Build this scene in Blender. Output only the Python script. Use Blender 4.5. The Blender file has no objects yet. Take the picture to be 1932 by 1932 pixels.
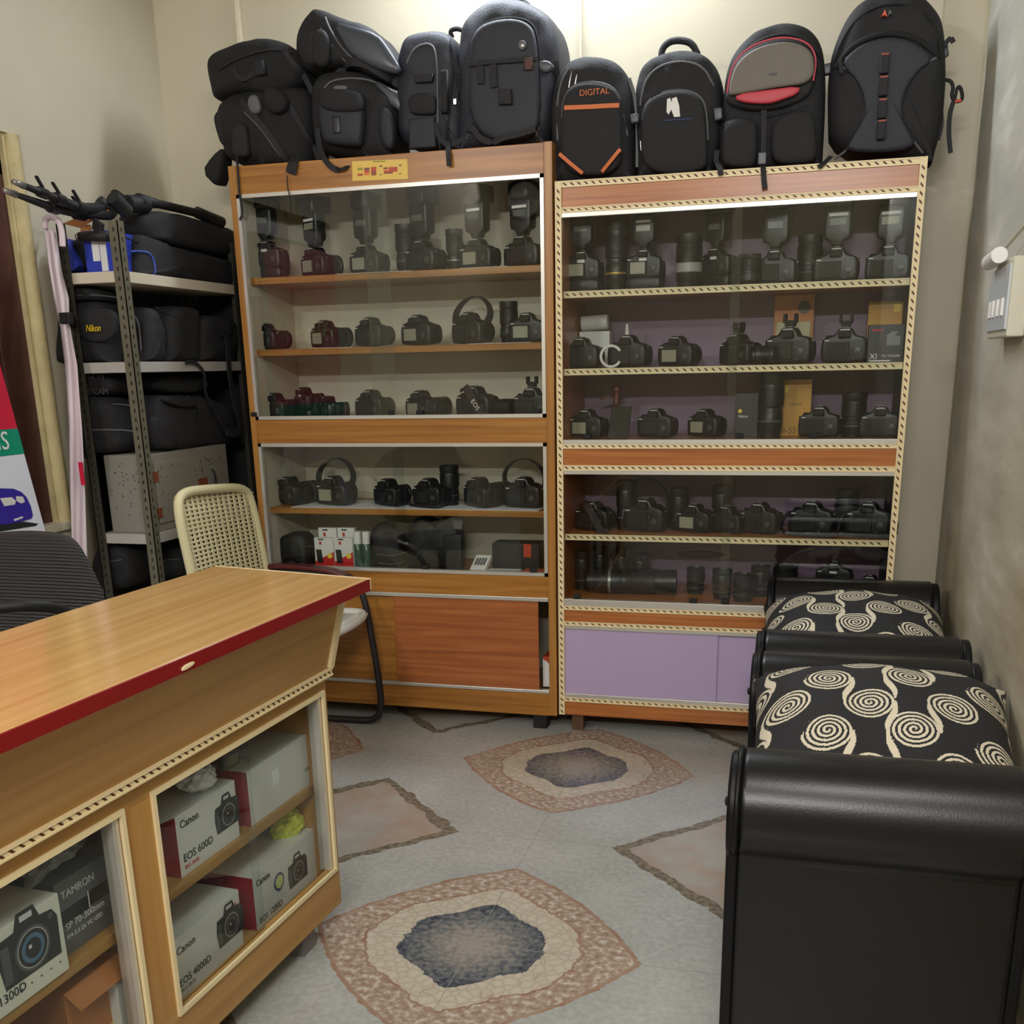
import bpy, bmesh, math, random
from mathutils import noise as mnoise
from mathutils import Vector as V, Matrix
from math import sin, cos, pi, radians as rad
random.seed(7)
C = bpy.context.scene.collection
# ---------------------------------------------------------------- camera
F, PIT, ROL, YAW, PCX, PCY, H = 1995.63, .2903, -.0217, .2734, 966., 1288., 1.3765
_f = V((-sin(YAW)*cos(PIT), cos(YAW)*cos(PIT), -sin(PIT)))
_r = V((cos(YAW), sin(YAW), 0)); _u = _r.cross(_f)
AX, UP = _r*cos(ROL)+_u*sin(ROL), _u*cos(ROL)-_r*sin(ROL)
CAM = V((0, 0, H))
cam = bpy.data.objects.new('camera', bpy.data.cameras.new('camera')); C.objects.link(cam)
cam.matrix_world = Matrix(((AX.x, UP.x, -_f.x, 0), (AX.y, UP.y, -_f.y, 0), (AX.z, UP.z, -_f.z, H), (0, 0, 0, 1)))
cam.data.sensor_width = 36; cam.data.sensor_fit = 'HORIZONTAL'
cam.data.lens = 36*F/1932; cam.data.shift_y = (PCY-966)/1932; cam.data.clip_start = .02
bpy.context.scene.camera = cam
# ---------------------------------------------------------------- world, lamps, exposure
w = bpy.data.worlds.new('world'); bpy.context.scene.world = w; w.use_nodes = True
w.node_tree.nodes['Background'].inputs[0].default_value = (.9, .93, 1, 1)
w.node_tree.nodes['Background'].inputs[1].default_value = .05
vs = bpy.context.scene.view_settings
vs.view_transform = 'Standard'; vs.look = 'None'; vs.exposure = 0.08; vs.gamma = 1; vs.use_curve_mapping = False
def area(name, loc, aim, sx, sy, power, col):
    l = bpy.data.lights.new(name, 'AREA'); l.shape = 'RECTANGLE'; l.size = sx; l.size_y = sy; l.energy = power; l.color = col
    o = bpy.data.objects.new(name, l); C.objects.link(o); o.location = loc
    o.rotation_euler = (V(aim)-V(loc)).to_track_quat('-Z', 'Y').to_euler(); return o
area('tube_light_back', (-1.0, 4.02, 2.98), (-.95, 2.6, 0.2), 1.15, .05, 26, (.86, .93, 1))
area('tube_light_left', (-2.50, -.9, 2.90), (-.8, 2.4, .9), .5, .05, 44, (.98, .98, 1))
area('ceiling_light', (.22, .7, 2.98), (-.7, 2.2, 0), .7, .5, 26, (1, .98, .96))
area('fill_light_front', (-.15, -1.48, 2.66), (-.7, 3.8, 1.3), 1.1, .05, 56, (1, .98, .95))  # added fill that brightens the cabinet interiors, not a known lamp
D = 3.836     # front plane of both cabinets
YB = 4.25     # back wall
XL, XR = -2.61, .49
# pixel of the 1932 frame -> point on a plane of the room
def ray(x, y): return _f+AX*((x-PCX)/F)-UP*((y-PCY)/F)
def Yp(x, y, v=D): d = ray(x, y); return CAM+d*(v/d.y)
def Xp(x, y, v): d = ray(x, y); return CAM+d*(v/d.x)
def Zp(x, y, v): d = ray(x, y); return CAM+d*((v-H)/d.z)
def Pl(x, y, p, n): d = ray(x, y); return CAM+d*((V(p)-CAM).dot(n)/d.dot(n))
# ---------------------------------------------------------------- materials
def lin(c): return tuple((x/12.92 if x <= .04045 else ((x+.055)/1.055)**2.4) for x in [v/255 for v in c])
MC = {}
def mat(name, rgb, rough=.6, metal=0., spec=.5, noise=0, ns=30, emit=0, coat=0, bump=0, bs=200):
    if name in MC: return MC[name]
    m = bpy.data.materials.new(name); m.use_nodes = True; MC[name] = m; nt = m.node_tree; b = nt.nodes['Principled BSDF']
    c = lin(rgb)+(1,)
    b.inputs['Base Color'].default_value = c; b.inputs['Roughness'].default_value = rough; b.inputs['Metallic'].default_value = metal
    b.inputs['Specular IOR Level'].default_value = spec; b.inputs['Coat Weight'].default_value = coat
    tc = nt.nodes.new('ShaderNodeTexCoord')
    if noise:
        n = nt.nodes.new('ShaderNodeTexNoise'); n.inputs['Scale'].default_value = ns; n.inputs['Detail'].default_value = 4
        nt.links.new(tc.outputs['Object'], n.inputs['Vector'])
        r = nt.nodes.new('ShaderNodeValToRGB'); nt.links.new(n.outputs['Fac'], r.inputs[0])
        r.color_ramp.elements[0].position = .3; r.color_ramp.elements[1].position = .7
        r.color_ramp.elements[0].color = tuple(x*(1-noise) for x in c[:3])+(1,); r.color_ramp.elements[1].color = tuple(min(1, x*(1+noise)) for x in c[:3])+(1,)
        nt.links.new(r.outputs[0], b.inputs['Base Color'])
    if bump:
        n2 = nt.nodes.new('ShaderNodeTexNoise'); n2.inputs['Scale'].default_value = bs; n2.inputs['Detail'].default_value = 3
        nt.links.new(tc.outputs['Object'], n2.inputs['Vector'])
        bp = nt.nodes.new('ShaderNodeBump'); bp.inputs['Strength'].default_value = bump; bp.inputs['Distance'].default_value = .01
        nt.links.new(n2.outputs['Fac'], bp.inputs['Height']); nt.links.new(bp.outputs[0], b.inputs['Normal'])
    if emit:
        b.inputs['Emission Color'].default_value = c; b.inputs['Emission Strength'].default_value = emit
    return m
def wood(name, c1, c2, axis=0, rough=.35, sc=1.0, c3=None):
    if name in MC: return MC[name]
    m = mat(name, c1, rough); nt = m.node_tree; b = nt.nodes['Principled BSDF']
    tc = nt.nodes.new('ShaderNodeTexCoord'); mp = nt.nodes.new('ShaderNodeMapping')
    s = [34*sc]*3; s[axis] = 1.1*sc; mp.inputs['Scale'].default_value = s
    nt.links.new(tc.outputs['Object'], mp.inputs[0])
    n = nt.nodes.new('ShaderNodeTexNoise'); n.inputs['Scale'].default_value = 1.6; n.inputs['Detail'].default_value = 6; n.inputs['Distortion'].default_value = .6
    nt.links.new(mp.outputs[0], n.inputs['Vector'])
    r = nt.nodes.new('ShaderNodeValToRGB'); nt.links.new(n.outputs['Fac'], r.inputs[0]); e = r.color_ramp.elements
    e[0].position = .3; e[1].position = .66; e[0].color = lin(c2)+(1,); e[1].color = lin(c1)+(1,)
    if c3: k = e.new(.5); k.color = lin(c3)+(1,)
    nt.links.new(r.outputs[0], b.inputs['Base Color'])
    return m
def glass_mat(name, tint=(1, 1, 1), k=1.0):
    m = bpy.data.materials.new(name); m.use_nodes = True; nt = m.node_tree; nt.nodes.clear()
    o = nt.nodes.new('ShaderNodeOutputMaterial'); mx = nt.nodes.new('ShaderNodeMixShader')
    t = nt.nodes.new('ShaderNodeBsdfTransparent'); g = nt.nodes.new('ShaderNodeBsdfGlossy'); lw = nt.nodes.new('ShaderNodeLayerWeight')
    t.inputs[0].default_value = tint+(1,); g.inputs['Roughness'].default_value = 0; lw.inputs[0].default_value = .5
    p = nt.nodes.new('ShaderNodeMath'); p.operation = 'POWER'; p.inputs[1].default_value = 5
    q = nt.nodes.new('ShaderNodeMath'); q.operation = 'MULTIPLY_ADD'; q.inputs[1].default_value = .85*k; q.inputs[2].default_value = .032*k
    nt.links.new(lw.outputs['Facing'], p.inputs[0]); nt.links.new(p.outputs[0], q.inputs[0]); nt.links.new(q.outputs[0], mx.inputs[0])
    nt.links.new(t.outputs[0], mx.inputs[1]); nt.links.new(g.outputs[0], mx.inputs[2]); nt.links.new(mx.outputs[0], o.inputs[0])
    MC[name] = m; return m
# ---------------------------------------------------------------- mesh builder
def chaikin(p, n=2, closed=True):
    for _ in range(n):
        q = []; L = len(p)
        for i in range(L if closed else L-1):
            a, b = p[i], p[(i+1) % L]; q += [a*.75+b*.25, a*.25+b*.75]
        if not closed: q = [p[0]]+q+[p[-1]]
        p = q
    return p
class MB:
    def __init__(s): s.v = []; s.f = []; s.m = []; s.mi = 0
    def add(s, vs, fs):
        k = len(s.v); s.v += [V(x) for x in vs]; s.f += [[i+k for i in f] for f in fs]; s.m += [s.mi]*len(fs); return s
    def box(s, a, b):
        x0, y0, z0 = a; x1, y1, z1 = b
        return s.add([(x0, y0, z0), (x1, y0, z0), (x1, y1, z0), (x0, y1, z0), (x0, y0, z1), (x1, y0, z1), (x1, y1, z1), (x0, y1, z1)],
                     [(0, 3, 2, 1), (4, 5, 6, 7), (0, 1, 5, 4), (1, 2, 6, 5), (2, 3, 7, 6), (3, 0, 4, 7)])
    def obox(s, o, u, v_, w_):      # box from a corner and three edge vectors
        o, u, v_, w_ = V(o), V(u), V(v_), V(w_)
        return s.add([o, o+u, o+u+v_, o+v_, o+w_, o+u+w_, o+u+v_+w_, o+v_+w_],
                     [(0, 3, 2, 1), (4, 5, 6, 7), (0, 1, 5, 4), (1, 2, 6, 5), (2, 3, 7, 6), (3, 0, 4, 7)])
    def prism(s, pts, d):           # polygon pushed along d
        n = len(pts); d = V(d); p = [V(x) for x in pts]
        s.add(p+[x+d for x in p], [list(range(n))[::-1], list(range(n, 2*n))]+[(i, (i+1) % n, n+(i+1) % n, n+i) for i in range(n)]); return s
    def lathe(s, prof, c=(0, 0, 0), ax=(0, 0, 1), n=20):   # prof: (radius, height)
        ax = V(ax).normalized(); a = ax.orthogonal().normalized(); b = ax.cross(a); c = V(c); vs = []; fs = []
        for r, h in prof:
            for i in range(n): t = 2*pi*i/n; vs.append(c+ax*h+a*(r*cos(t))+b*(r*sin(t)))
        for k in range(len(prof)-1):
            for i in range(n): j = (i+1) % n; fs.append((k*n+i, k*n+j, k*n+n+j, k*n+n+i))
        fs.append(list(range(n))[::-1]); fs.append([len(vs)-n+i for i in range(n)])
        return s.add(vs, fs)
    def tube(s, path, r, n=8, cap=True):
        p = [V(x) for x in path]; vs = []; fs = []; L = len(p); up = None
        for i, q in enumerate(p):
            t = (p[min(i+1, L-1)]-p[max(i-1, 0)]).normalized()
            if up is None: up = t.orthogonal().normalized()
            up = (up-t*up.dot(t)).normalized(); b = t.cross(up); rr = r[i] if isinstance(r, (list, tuple)) else r
            for k in range(n): a = 2*pi*k/n; vs.append(q+up*(rr*cos(a))+b*(rr*sin(a)))
        for i in range(L-1):
            for k in range(n): j = (k+1) % n; fs.append((i*n+k, i*n+j, i*n+n+j, i*n+n+k))
        if cap: fs += [list(range(n))[::-1], [len(vs)-n+k for k in range(n)]]
        return s.add(vs, fs)
    def ribbon(s, path, wd, th, side):   # strap: side = direction of its width (vector or list)
        p = [V(x) for x in path]; vs = []; fs = []; L = len(p)
        for i, q in enumerate(p):
            t = (p[min(i+1, L-1)]-p[max(i-1, 0)]).normalized(); sd = V(side[i] if isinstance(side, list) else side)
            sd = (sd-t*sd.dot(t)); sd = sd.normalized() if sd.length > 1e-6 else t.orthogonal().normalized()
            nn = t.cross(sd); w2 = (wd[i] if isinstance(wd, (list, tuple)) else wd)/2
            for a, b in ((-1, -1), (1, -1), (1, 1), (-1, 1)): vs.append(q+sd*(w2*a)+nn*(th/2*b))
        for i in range(L-1):
            for k in range(4): j = (k+1) % 4; fs.append((i*4+k, i*4+j, i*4+4+j, i*4+4+k))
        fs += [(3, 2, 1, 0), tuple(len(vs)-4+k for k in range(4))]
        return s.add(vs, fs)
    def soft(s, pts, n, d, N=4, m=12, sm=2, cen=None):   # padded solid around an outline; n faces out, d = full depth
        p = chaikin([V(x) for x in pts], sm) if sm else [V(x) for x in pts]
        n = V(n).normalized(); L = len(p); c = V(cen) if cen else sum(p, V())/L; vs = []; fs = []
        for k in range(m+1):
            a = -pi/2+pi*k/m; ca = abs(cos(a))**(2/N); sa = math.copysign(abs(sin(a))**(2/N), sin(a))
            if k in (0, m): ca = .0
            if ca == 0: vs.append(c+n*(d/2*sa)); continue
            for q in p: vs.append(c+(q-c)*ca+n*(d/2*sa))
        for i in range(L): fs.append((0, 1+i, 1+(i+1) % L))
        for k in range(m-2):
            o = 1+k*L
            for i in range(L): j = (i+1) % L; fs.append((o+i, o+L+i, o+L+j, o+j))
        o = 1+(m-2)*L; e = len(vs)-1
        for i in range(L): fs.append((o+i, e, o+(i+1) % L))
        s.add(vs, fs); s.last = (p, n, d, N, c); return s
    def build(s, name, mats, parent=None, smooth=False, bevel=0, seg=2, wn=False):
        me = bpy.data.meshes.new(name)
        off = V((0, 0, 0)); q = parent
        while q is not None: off += q.location; q = q.parent
        if parent is not None and parent.get('_local'): off = V((0, 0, 0))
        vs = [v-off for v in s.v]; o = bpy.data.objects.new(name, me); C.objects.link(o)
        if parent is None:
            b = V((sum(v.x for v in vs)/len(vs), sum(v.y for v in vs)/len(vs), min(v.z for v in vs))); o.location = b; vs = [v-b for v in vs]
        me.from_pydata([tuple(v) for v in vs], [], s.f)
        for m in (mats if isinstance(mats, (list, tuple)) else [mats]): me.materials.append(m)
        me.polygons.foreach_set('material_index', s.m)
        bm = bmesh.new(); bm.from_mesh(me); bmesh.ops.recalc_face_normals(bm, faces=bm.faces); bm.to_mesh(me); bm.free()
        if smooth: me.polygons.foreach_set('use_smooth', [True]*len(me.polygons))
        if smooth == 2:
            me.set_sharp_from_angle(angle=rad(40))
        me.update(); o.parent = parent
        if parent is not None and parent.get('_local'): o['_local'] = 1
        if bevel:
            md = o.modifiers.new('bevel', 'BEVEL'); md.width = bevel; md.segments = seg; md.limit_method = 'ANGLE'
        return o
def onsoft(S, p, lift=.002):       # point of the outline plane lifted onto the padded front
    P, n, d, N, c = S; p = V(p); r = p-c; r -= n*r.dot(n); L = r.length
    if L < 1e-6: return c+n*(d/2+lift)
    u = r/L; best = 1e9; wv = n.cross(u)
    for i in range(len(P)):
        a, b = P[i]-c, P[(i+1) % len(P)]-c; ax, ay, bx, by = a.dot(u), a.dot(wv), b.dot(u), b.dot(wv)
        if (ay <= 0) != (by <= 0):
            t = ay/(ay-by); x = ax+(bx-ax)*t
            if x > 0: best = min(best, x)
    q = min(.985, L/best) if best < 1e9 else .9
    return c+r+n*(d/2*(1-q**N)**(1/N)+lift)
def tag(o, label=None, cat=None, group=None, kind=None):
    if label: o['label'] = label
    if cat: o['category'] = cat
    if group: o['group'] = group
    if kind: o['kind'] = kind
    return o
def thing(name, label, cat, loc=(0, 0, 0), rz=0, group=None, local=False):
    o = bpy.data.objects.new(name, None); C.objects.link(o); o.location = loc; o.rotation_euler.z = rz; o.empty_display_size = .05
    if local: o['_local'] = 1
    return tag(o, label, cat, group)
def struct(o): o['kind'] = 'structure'; return o
def text(s, size, o, u, up, m, parent, name='lettering', ext=.0004, align='LEFT', shear=0, sx=1.0):
    cu = bpy.data.curves.new('t', 'FONT'); cu.body = s; cu.size = size; cu.extrude = ext; cu.align_x = align; cu.shear = shear; cu.resolution_u = 3
    t = bpy.data.objects.new('t', cu); C.objects.link(t); bpy.context.view_layer.update()
    me = bpy.data.meshes.new_from_object(t.evaluated_get(bpy.context.evaluated_depsgraph_get())); bpy.data.objects.remove(t)
    u = V(u).normalized(); up = V(up); up = (up-u*up.dot(u)).normalized(); n = u.cross(up)
    q = MB(); q.add([V(o)+u*(v.co.x*sx)+up*v.co.y+n*v.co.z for v in me.vertices], [list(p.vertices) for p in me.polygons])
    return q.build(name, m, parent)
def clean():
    for o in bpy.data.objects:
        if '_local' in o: del o['_local']
# ================================================================ materials in use
wallm = mat('cream_wall_paint', (200, 192, 170), .55, noise=.04, ns=3, bump=.05, bs=60)
grim = mat('peeling_grey_plaster', (190, 184, 166), .7, noise=.1, ns=5, bump=.5, bs=14)
teak = wood('yellow_teak_laminate', (176, 122, 56), (138, 88, 34), 0, .33, c3=(162, 108, 44))
teakv = wood('yellow_teak_laminate_upright', (176, 124, 58), (144, 94, 36), 2, .33)
rteak = wood('reddish_teak_laminate', (172, 104, 58), (138, 76, 38), 0, .33, c3=(160, 92, 48))
red = wood('red_oak_laminate', (186, 120, 64), (148, 86, 42), 0, .3, c3=(172, 104, 52))
maple = wood('honey_maple_laminate', (204, 166, 110), (186, 142, 84), 1, .15, sc=.55)
mapled = wood('amber_laminate', (180, 140, 80), (156, 112, 54), 1, .35, sc=.5)
mapleup = wood('amber_laminate_upright', (184, 140, 76), (162, 112, 54), 2, .35, sc=.55)
cream = mat('cream_beading', (232, 214, 170), .45)
dia = mat('dark_beading_inlay', (80, 44, 18), .6)
alu = mat('aluminium_channel', (205, 202, 194), .32, .55)
inner = mat('cream_laminate_lining', (206, 198, 176), .5)
inner2 = mat('mauve_laminate_lining', (134, 108, 132), .45)
lilac = mat('lilac_laminate', (180, 162, 196), .38)
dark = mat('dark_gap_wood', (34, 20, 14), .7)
blk = mat('black_plastic', (26, 26, 28), .38)
blkm = mat('matt_black_plastic', (20, 20, 22), .6)
rub = mat('black_rubber', (12, 12, 13), .7)
chrome = mat('chrome', (220, 220, 225), .18, 1)
lensg = mat('lens_glass', (14, 16, 30), .05, coat=1)
scr = mat('pale_reflection_screen', (150, 148, 128), .25)  # pale room reflection put into the screen colour
scrd = mat('dark_screen', (34, 36, 40), .12)
white = mat('white_card', (225, 224, 220), .5)
paperw = mat('white_paper', (236, 236, 240), .7)
gl = glass_mat('cabinet_glass', (.93, .95, .94), 1.0)
# ---------------------------------------------------------------- node maths for the floor
class E:
    def __init__(s, nt, o): s.nt = nt; s.o = o
    def op(s, k, *a):
        n = s.nt.nodes.new('ShaderNodeMath'); n.operation = k
        for i, x in enumerate((s,)+a):
            if isinstance(x, E): s.nt.links.new(x.o, n.inputs[i])
            else: n.inputs[i].default_value = x
        return E(s.nt, n.outputs[0])
    def __add__(s, x): return s.op('ADD', x)
    def __sub__(s, x): return s.op('SUBTRACT', x)
    def __mul__(s, x): return s.op('MULTIPLY', x)
    def abs(s): return s.op('ABSOLUTE')
def ramp(nt, fac, stops, const=False):
    r = nt.nodes.new('ShaderNodeValToRGB'); nt.links.new(fac.o, r.inputs[0]); e = r.color_ramp.elements
    if const: r.color_ramp.interpolation = 'CONSTANT'
    while len(e) < len(stops): e.new(.5)
    for k, (p, c) in zip(e, stops): k.position = p; k.color = (lin(c)+(1,)) if len(c) == 3 else c
    return r.outputs[0]
def mixc(nt, f, a, b):
    m = nt.nodes.new('ShaderNodeMix'); m.data_type = 'RGBA'; nt.links.new(f.o if isinstance(f, E) else f, m.inputs[0])
    nt.links.new(a, m.inputs[6]); nt.links.new(b, m.inputs[7]); return m.outputs[2]
def floor_mat():
    m = mat('printed_floor_tiles', (150, 150, 142), .22); nt = m.node_tree; b = nt.nodes['Principled BSDF']
    tc = nt.nodes.new('ShaderNodeTexCoord'); sx = nt.nodes.new('ShaderNodeSeparateXYZ'); nt.links.new(tc.outputs['Object'], sx.inputs[0])
    X, Y = E(nt, sx.outputs[0]), E(nt, sx.outputs[1])
    def noise(sc, det=4, rgb=False, kind='ShaderNodeTexNoise'):
        n = nt.nodes.new(kind); n.inputs['Scale'].default_value = sc
        if kind == 'ShaderNodeTexNoise': n.inputs['Detail'].default_value = det
        nt.links.new(tc.outputs['Object'], n.inputs['Vector']); return n
    n1 = E(nt, noise(14, 5).outputs[0]); n2 = E(nt, noise(60, 5).outputs[0]); n3 = E(nt, noise(3.2, 3).outputs[0])
    P = 1.243; rw = (E(nt, noise(7, 3).outputs[0])-.5)
    def local(cx, cy):
        u = ((X-cx)*(1/P)+50.5).op('FRACT')-.5; v = ((Y-cy)*(1/P)+50.5).op('FRACT')-.5
        return u*P, v*P
    base = mixc(nt, n1, ramp(nt, n3, [(.35, (158, 160, 156)), (.65, (184, 185, 180))]), ramp(nt, n2, [(.4, (158, 159, 154)), (.62, (180, 180, 175))]))
    # medallion
    u, v = local(-.740, 2.225)
    wob = (n1-.5)*.05+(n2-.5)*.03
    au, av = u.abs(), v.abs()
    dd = au+av; rr = (u*u+v*v).op('SQRT')
    th = v.op('ARCTAN2', u); lob = (th*6).op('COSINE')*.012
    outer = dd*.62+rr*.38*1.25+wob*.6        # bulged diamond, 0..~.44
    outn = (outer*(1/.47)).op('MINIMUM', 1.0)
    rnd = (dd*.42+rr*.8+lob+wob)*(1/.44)
    col = ramp(nt, n2, [(.34, (146, 122, 104)), (.52, (172, 152, 134)), (.68, (204, 196, 184))])
    edge = ramp(nt, n1, [(.35, (148, 112, 92)), (.65, (166, 142, 124))])
    vo = noise(34, kind='ShaderNodeTexVoronoi'); vo.feature = 'DISTANCE_TO_EDGE'
    pet = ramp(nt, E(nt, vo.outputs['Distance']), [(0, (172, 150, 130)), (.03, (190, 180, 162)), (.3, (200, 192, 174))])
    ink = ramp(nt, (n2-.5)*1.1+(rr*3.6), [(.12, (158, 150, 142)), (.4, (122, 122, 120)), (.62, (84, 90, 98)), (.8, (48, 54, 66))])
    med = mixc(nt, (outn*1.0).op('GREATER_THAN', .955), col, edge)
    ring = rnd.op('LESS_THAN', .815); med = mixc(nt, ring, med, edge)
    ring2 = rnd.op('LESS_THAN', .79); med = mixc(nt, ring2, med, pet)
    cor = rnd.op('LESS_THAN', .54); med = mixc(nt, cor, med, ink)
    c1 = mixc(nt, outn.op('LESS_THAN', .985), base, med)
    # brown-edged diamonds between the medallions
    u, v = local(-.740+P/2, 2.225+P/2); d2 = (u.abs()+v.abs()+(n1-.5)*.05+rw*.05)
    brown = ramp(nt, n2, [(.35, (92, 86, 72)), (.6, (132, 122, 106))])
    pink = ramp(nt, n3+(n1-.5)*.6, [(.3, (164, 144, 128)), (.6, (166, 163, 155))])
    c2 = mixc(nt, d2.op('LESS_THAN', .385), c1, brown); c2 = mixc(nt, d2.op('LESS_THAN', .335), c2, pink)
    # thin joints
    jx = (((X+.740)*(1/(P/2))+50.5).op('FRACT')-.5).abs(); jy = (((Y-2.225)*(1/(P/2))+50.5).op('FRACT')-.5).abs()
    j = jx.op('MINIMUM', jy).op('LESS_THAN', .0016)
    jc = ramp(nt, n1, [(0, (146, 146, 140)), (1, (146, 146, 140))])
    nt.links.new(mixc(nt, j, c2, jc), b.inputs['Base Color'])
    return m
# ================================================================ the room
Y0 = -1.6; ZC = 3.05
fo = struct(MB().box((XL-.1, Y0-.1, -.1), (XR+.1, YB+.1, 0)).build('floor', floor_mat()))
_l = fo.location.copy(); fo.data.transform(Matrix.Translation(_l)); fo.location = (0, 0, 0)   # origin at the world origin keeps the tile pattern metric
struct(MB().box((XL-.1, Y0-.1, ZC), (XR+.1, YB+.1, ZC+.1)).build('ceiling', mat('ceiling_white', (214, 208, 192), .8)))
struct(MB().box((XL-.1, YB, 0), (XR+.1, YB+.1, ZC)).build('wall_back', wallm))
struct(MB().box((XL-.1, Y0-.1, 0), (XR+.1, Y0, ZC)).build('wall_front', wallm))
def rwall():
    m = mat('right_wall_paint', (188, 182, 166), .65, bump=.35, bs=16); nt = m.node_tree; b = nt.nodes['Principled BSDF']
    tc = nt.nodes.new('ShaderNodeTexCoord'); sx = nt.nodes.new('ShaderNodeSeparateXYZ'); nt.links.new(tc.outputs['Object'], sx.inputs[0])
    n = nt.nodes.new('ShaderNodeTexNoise'); n.inputs['Scale'].default_value = 6; n.inputs['Detail'].default_value = 6; mp = nt.nodes.new('ShaderNodeMapping'); mp.inputs['Scale'].default_value = (1, .3, 1); nt.links.new(tc.outputs['Object'], mp.inputs[0]); nt.links.new(mp.outputs[0], n.inputs['Vector'])
    for x_ in nt.nodes:
        if x_.type == 'TEX_NOISE' and x_ is not n: nt.links.new(mp.outputs[0], x_.inputs['Vector'])
    n2 = nt.nodes.new('ShaderNodeTexNoise'); n2.inputs['Scale'].default_value = 1.6; n2.inputs['Detail'].default_value = 5; nt.links.new(tc.outputs['Object'], n2.inputs['Vector'])
    N, N2, Z = E(nt, n.outputs[0]), E(nt, n2.outputs[0]), E(nt, sx.outputs[2])
    up = ramp(nt, N, [(.35, (176, 176, 166)), (.6, (196, 194, 182)), (.68, (214, 212, 202))])
    dn = ramp(nt, N, [(.3, (160, 148, 120)), (.55, (184, 174, 148)), (.68, (202, 196, 178))])
    nt.links.new(mixc(nt, (Z*.8+N2*1.4-1.15).op('MAXIMUM', 0).op('MINIMUM', 1), dn, up), b.inputs['Base Color'])
    return m
struct(MB().box((XR, Y0, 0), (XR+.1, YB, ZC)).build('wall_right', wallm))
# plaster skin with a broken vertical edge, standing a little proud of the old wall near the corner
q = MB(); zs = [i*.09 for i in range(35)]; random.seed(3)
edge = [3.86+.10*z+random.uniform(-.014, .014) for z in zs]
for z0, z1, a, b_ in zip(zs, zs[1:], edge, edge[1:]):
    z1 = min(z1, ZC)
    q.add([(XR-.014, Y0, z0), (XR-.014, a, z0), (XR, a+.01, z0), (XR-.014, Y0, z1), (XR-.014, b_, z1), (XR, b_+.01, z1)], [(0, 1, 4, 3), (1, 2, 5, 4)])
struct(q.build('trim_1', rwall()))
# left wall with the recess of a boarded doorway
wy = 3.335; wz = 2.15; wz0 = .84
q = MB(); q.box((XL-.1, wy, 0), (XL, YB, ZC)); q.box((XL-.1, Y0, wz), (XL, wy, ZC)); q.box((XL-.1, Y0, 0), (XL, wy, wz0)); q.box((XL-.1, Y0, wz0), (XL, 1.9, wz))
struct(q.build('wall_left', wallm))
struct(MB().box((XL-.14, 1.9, wz0), (XL-.1, wy, wz)).build('wall_recess', mat('dark_board', (44, 40, 40), .6)))
brn = mat('brown_gloss_paint', (78, 46, 40), .35, noise=.25, ns=9); pk = mat('faded_maroon_paint', (132, 66, 76), .4)
wn = thing('window_1', 'brown painted window frame set in the left wall behind the poster', 'window', (XL-.05, 2.6, wz0)); wn['kind'] = 'structure'
MB().box((XL-.1, wy-.19, wz0), (XL-.03, wy-.055, wz-.05)).build('window_jamb', brn, wn, bevel=.004)
MB().box((XL-.1, wy-.215, wz0), (XL-.045, wy-.19, wz-.07)).build('window_bead', pk, wn, bevel=.004)
MB().box((XL-.1, 1.9, wz-.13), (XL-.03, wy-.055, wz-.05)).build('window_head', brn, wn, bevel=.004)
MB().box((XL-.1, 1.9, wz0), (XL+.02, wy, wz0+.03)).build('window_sill', wallm, wn, bevel=.004)
# rounded plaster reveal round the opening
q = MB(); q.lathe([(.028, 0), (.028, wz-wz0)], (XL-.012, wy-.02, wz0), n=12); q.box((XL-.06, wy-.06, wz0), (XL-.012, wy, wz))
struct(q.build('trim_2', mat('worn_cream_paint', (196, 180, 134), .6, noise=.15, ns=12, bump=.3, bs=40), smooth=2))
struct(MB().box((-2.245, YB-.02, 0), (-2.225, YB, ZC)).build('trim_3', mat('cable_casing_cream', (224, 216, 192), .4), bevel=.003))
struct(MB().box((.335, YB-.012, 0), (.345, YB, ZC)).build('trim_4', wallm))
struct(MB().box((-.885, YB-.012, 2.0), (-.875, YB, ZC)).build('trim_5', wallm))
# the lamps' own fittings (out of frame); the front batten is added for the fill light
tube = mat('fluorescent_tube', (235, 245, 255), .4, emit=1.5)
for nm, lb, a, b_, r in (('tube_lamp', 'white fluorescent batten high on the back wall above the bags', (-1.55, 4.2, 3.0), (-.4, 4.2, 3.0), .014), ('tube_lamp', 'white fluorescent batten on the left wall near the front', (-2.57, -1.3, 2.96), (-2.57, -.5, 2.96), .014), ('tube_lamp', 'added white batten for the fill light on the wall opposite the showcases', (-.7, -1.56, 2.69), (.4, -1.56, 2.69), .014)):
    t = thing(nm, lb, 'lamp', a); A_, B_ = V(a), V(b_)
    MB().tube([A_, B_], r, 10).build('tube', tube, t, smooth=True)
    dv = V((0, 1, 0)) if a[1] > 3 else V((-1, 0, 0)) if a[0] < -2 else V((0, -1, 0)); MB().obox(A_+dv*.018-V((0, 0, .02)), B_-A_, V((0, 0, .04)), dv*(.031 if a[1] > 3 else .021)).build('batten', white, t)
# wall clock and pictures on the wall behind the camera (seen only as reflections in the glass)
ck = thing('wall_clock', 'round dark rimmed clock hanging on the wall opposite the cabinets', 'clock', (-2.4, Y0+.001, 2.53))
MB().lathe([(.0, 0), (.17, 0), (.17, .03), (.15, .04), (.14, .03), (0, .03)], (-2.4, Y0+.002, 2.7), (0, 1, 0), 32).build('rim', rub, ck, smooth=2)
MB().lathe([(.138, .031), (.138, .034)], (-2.4, Y0+.002, 2.7), (0, 1, 0), 32).build('dial', white, ck)
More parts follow.
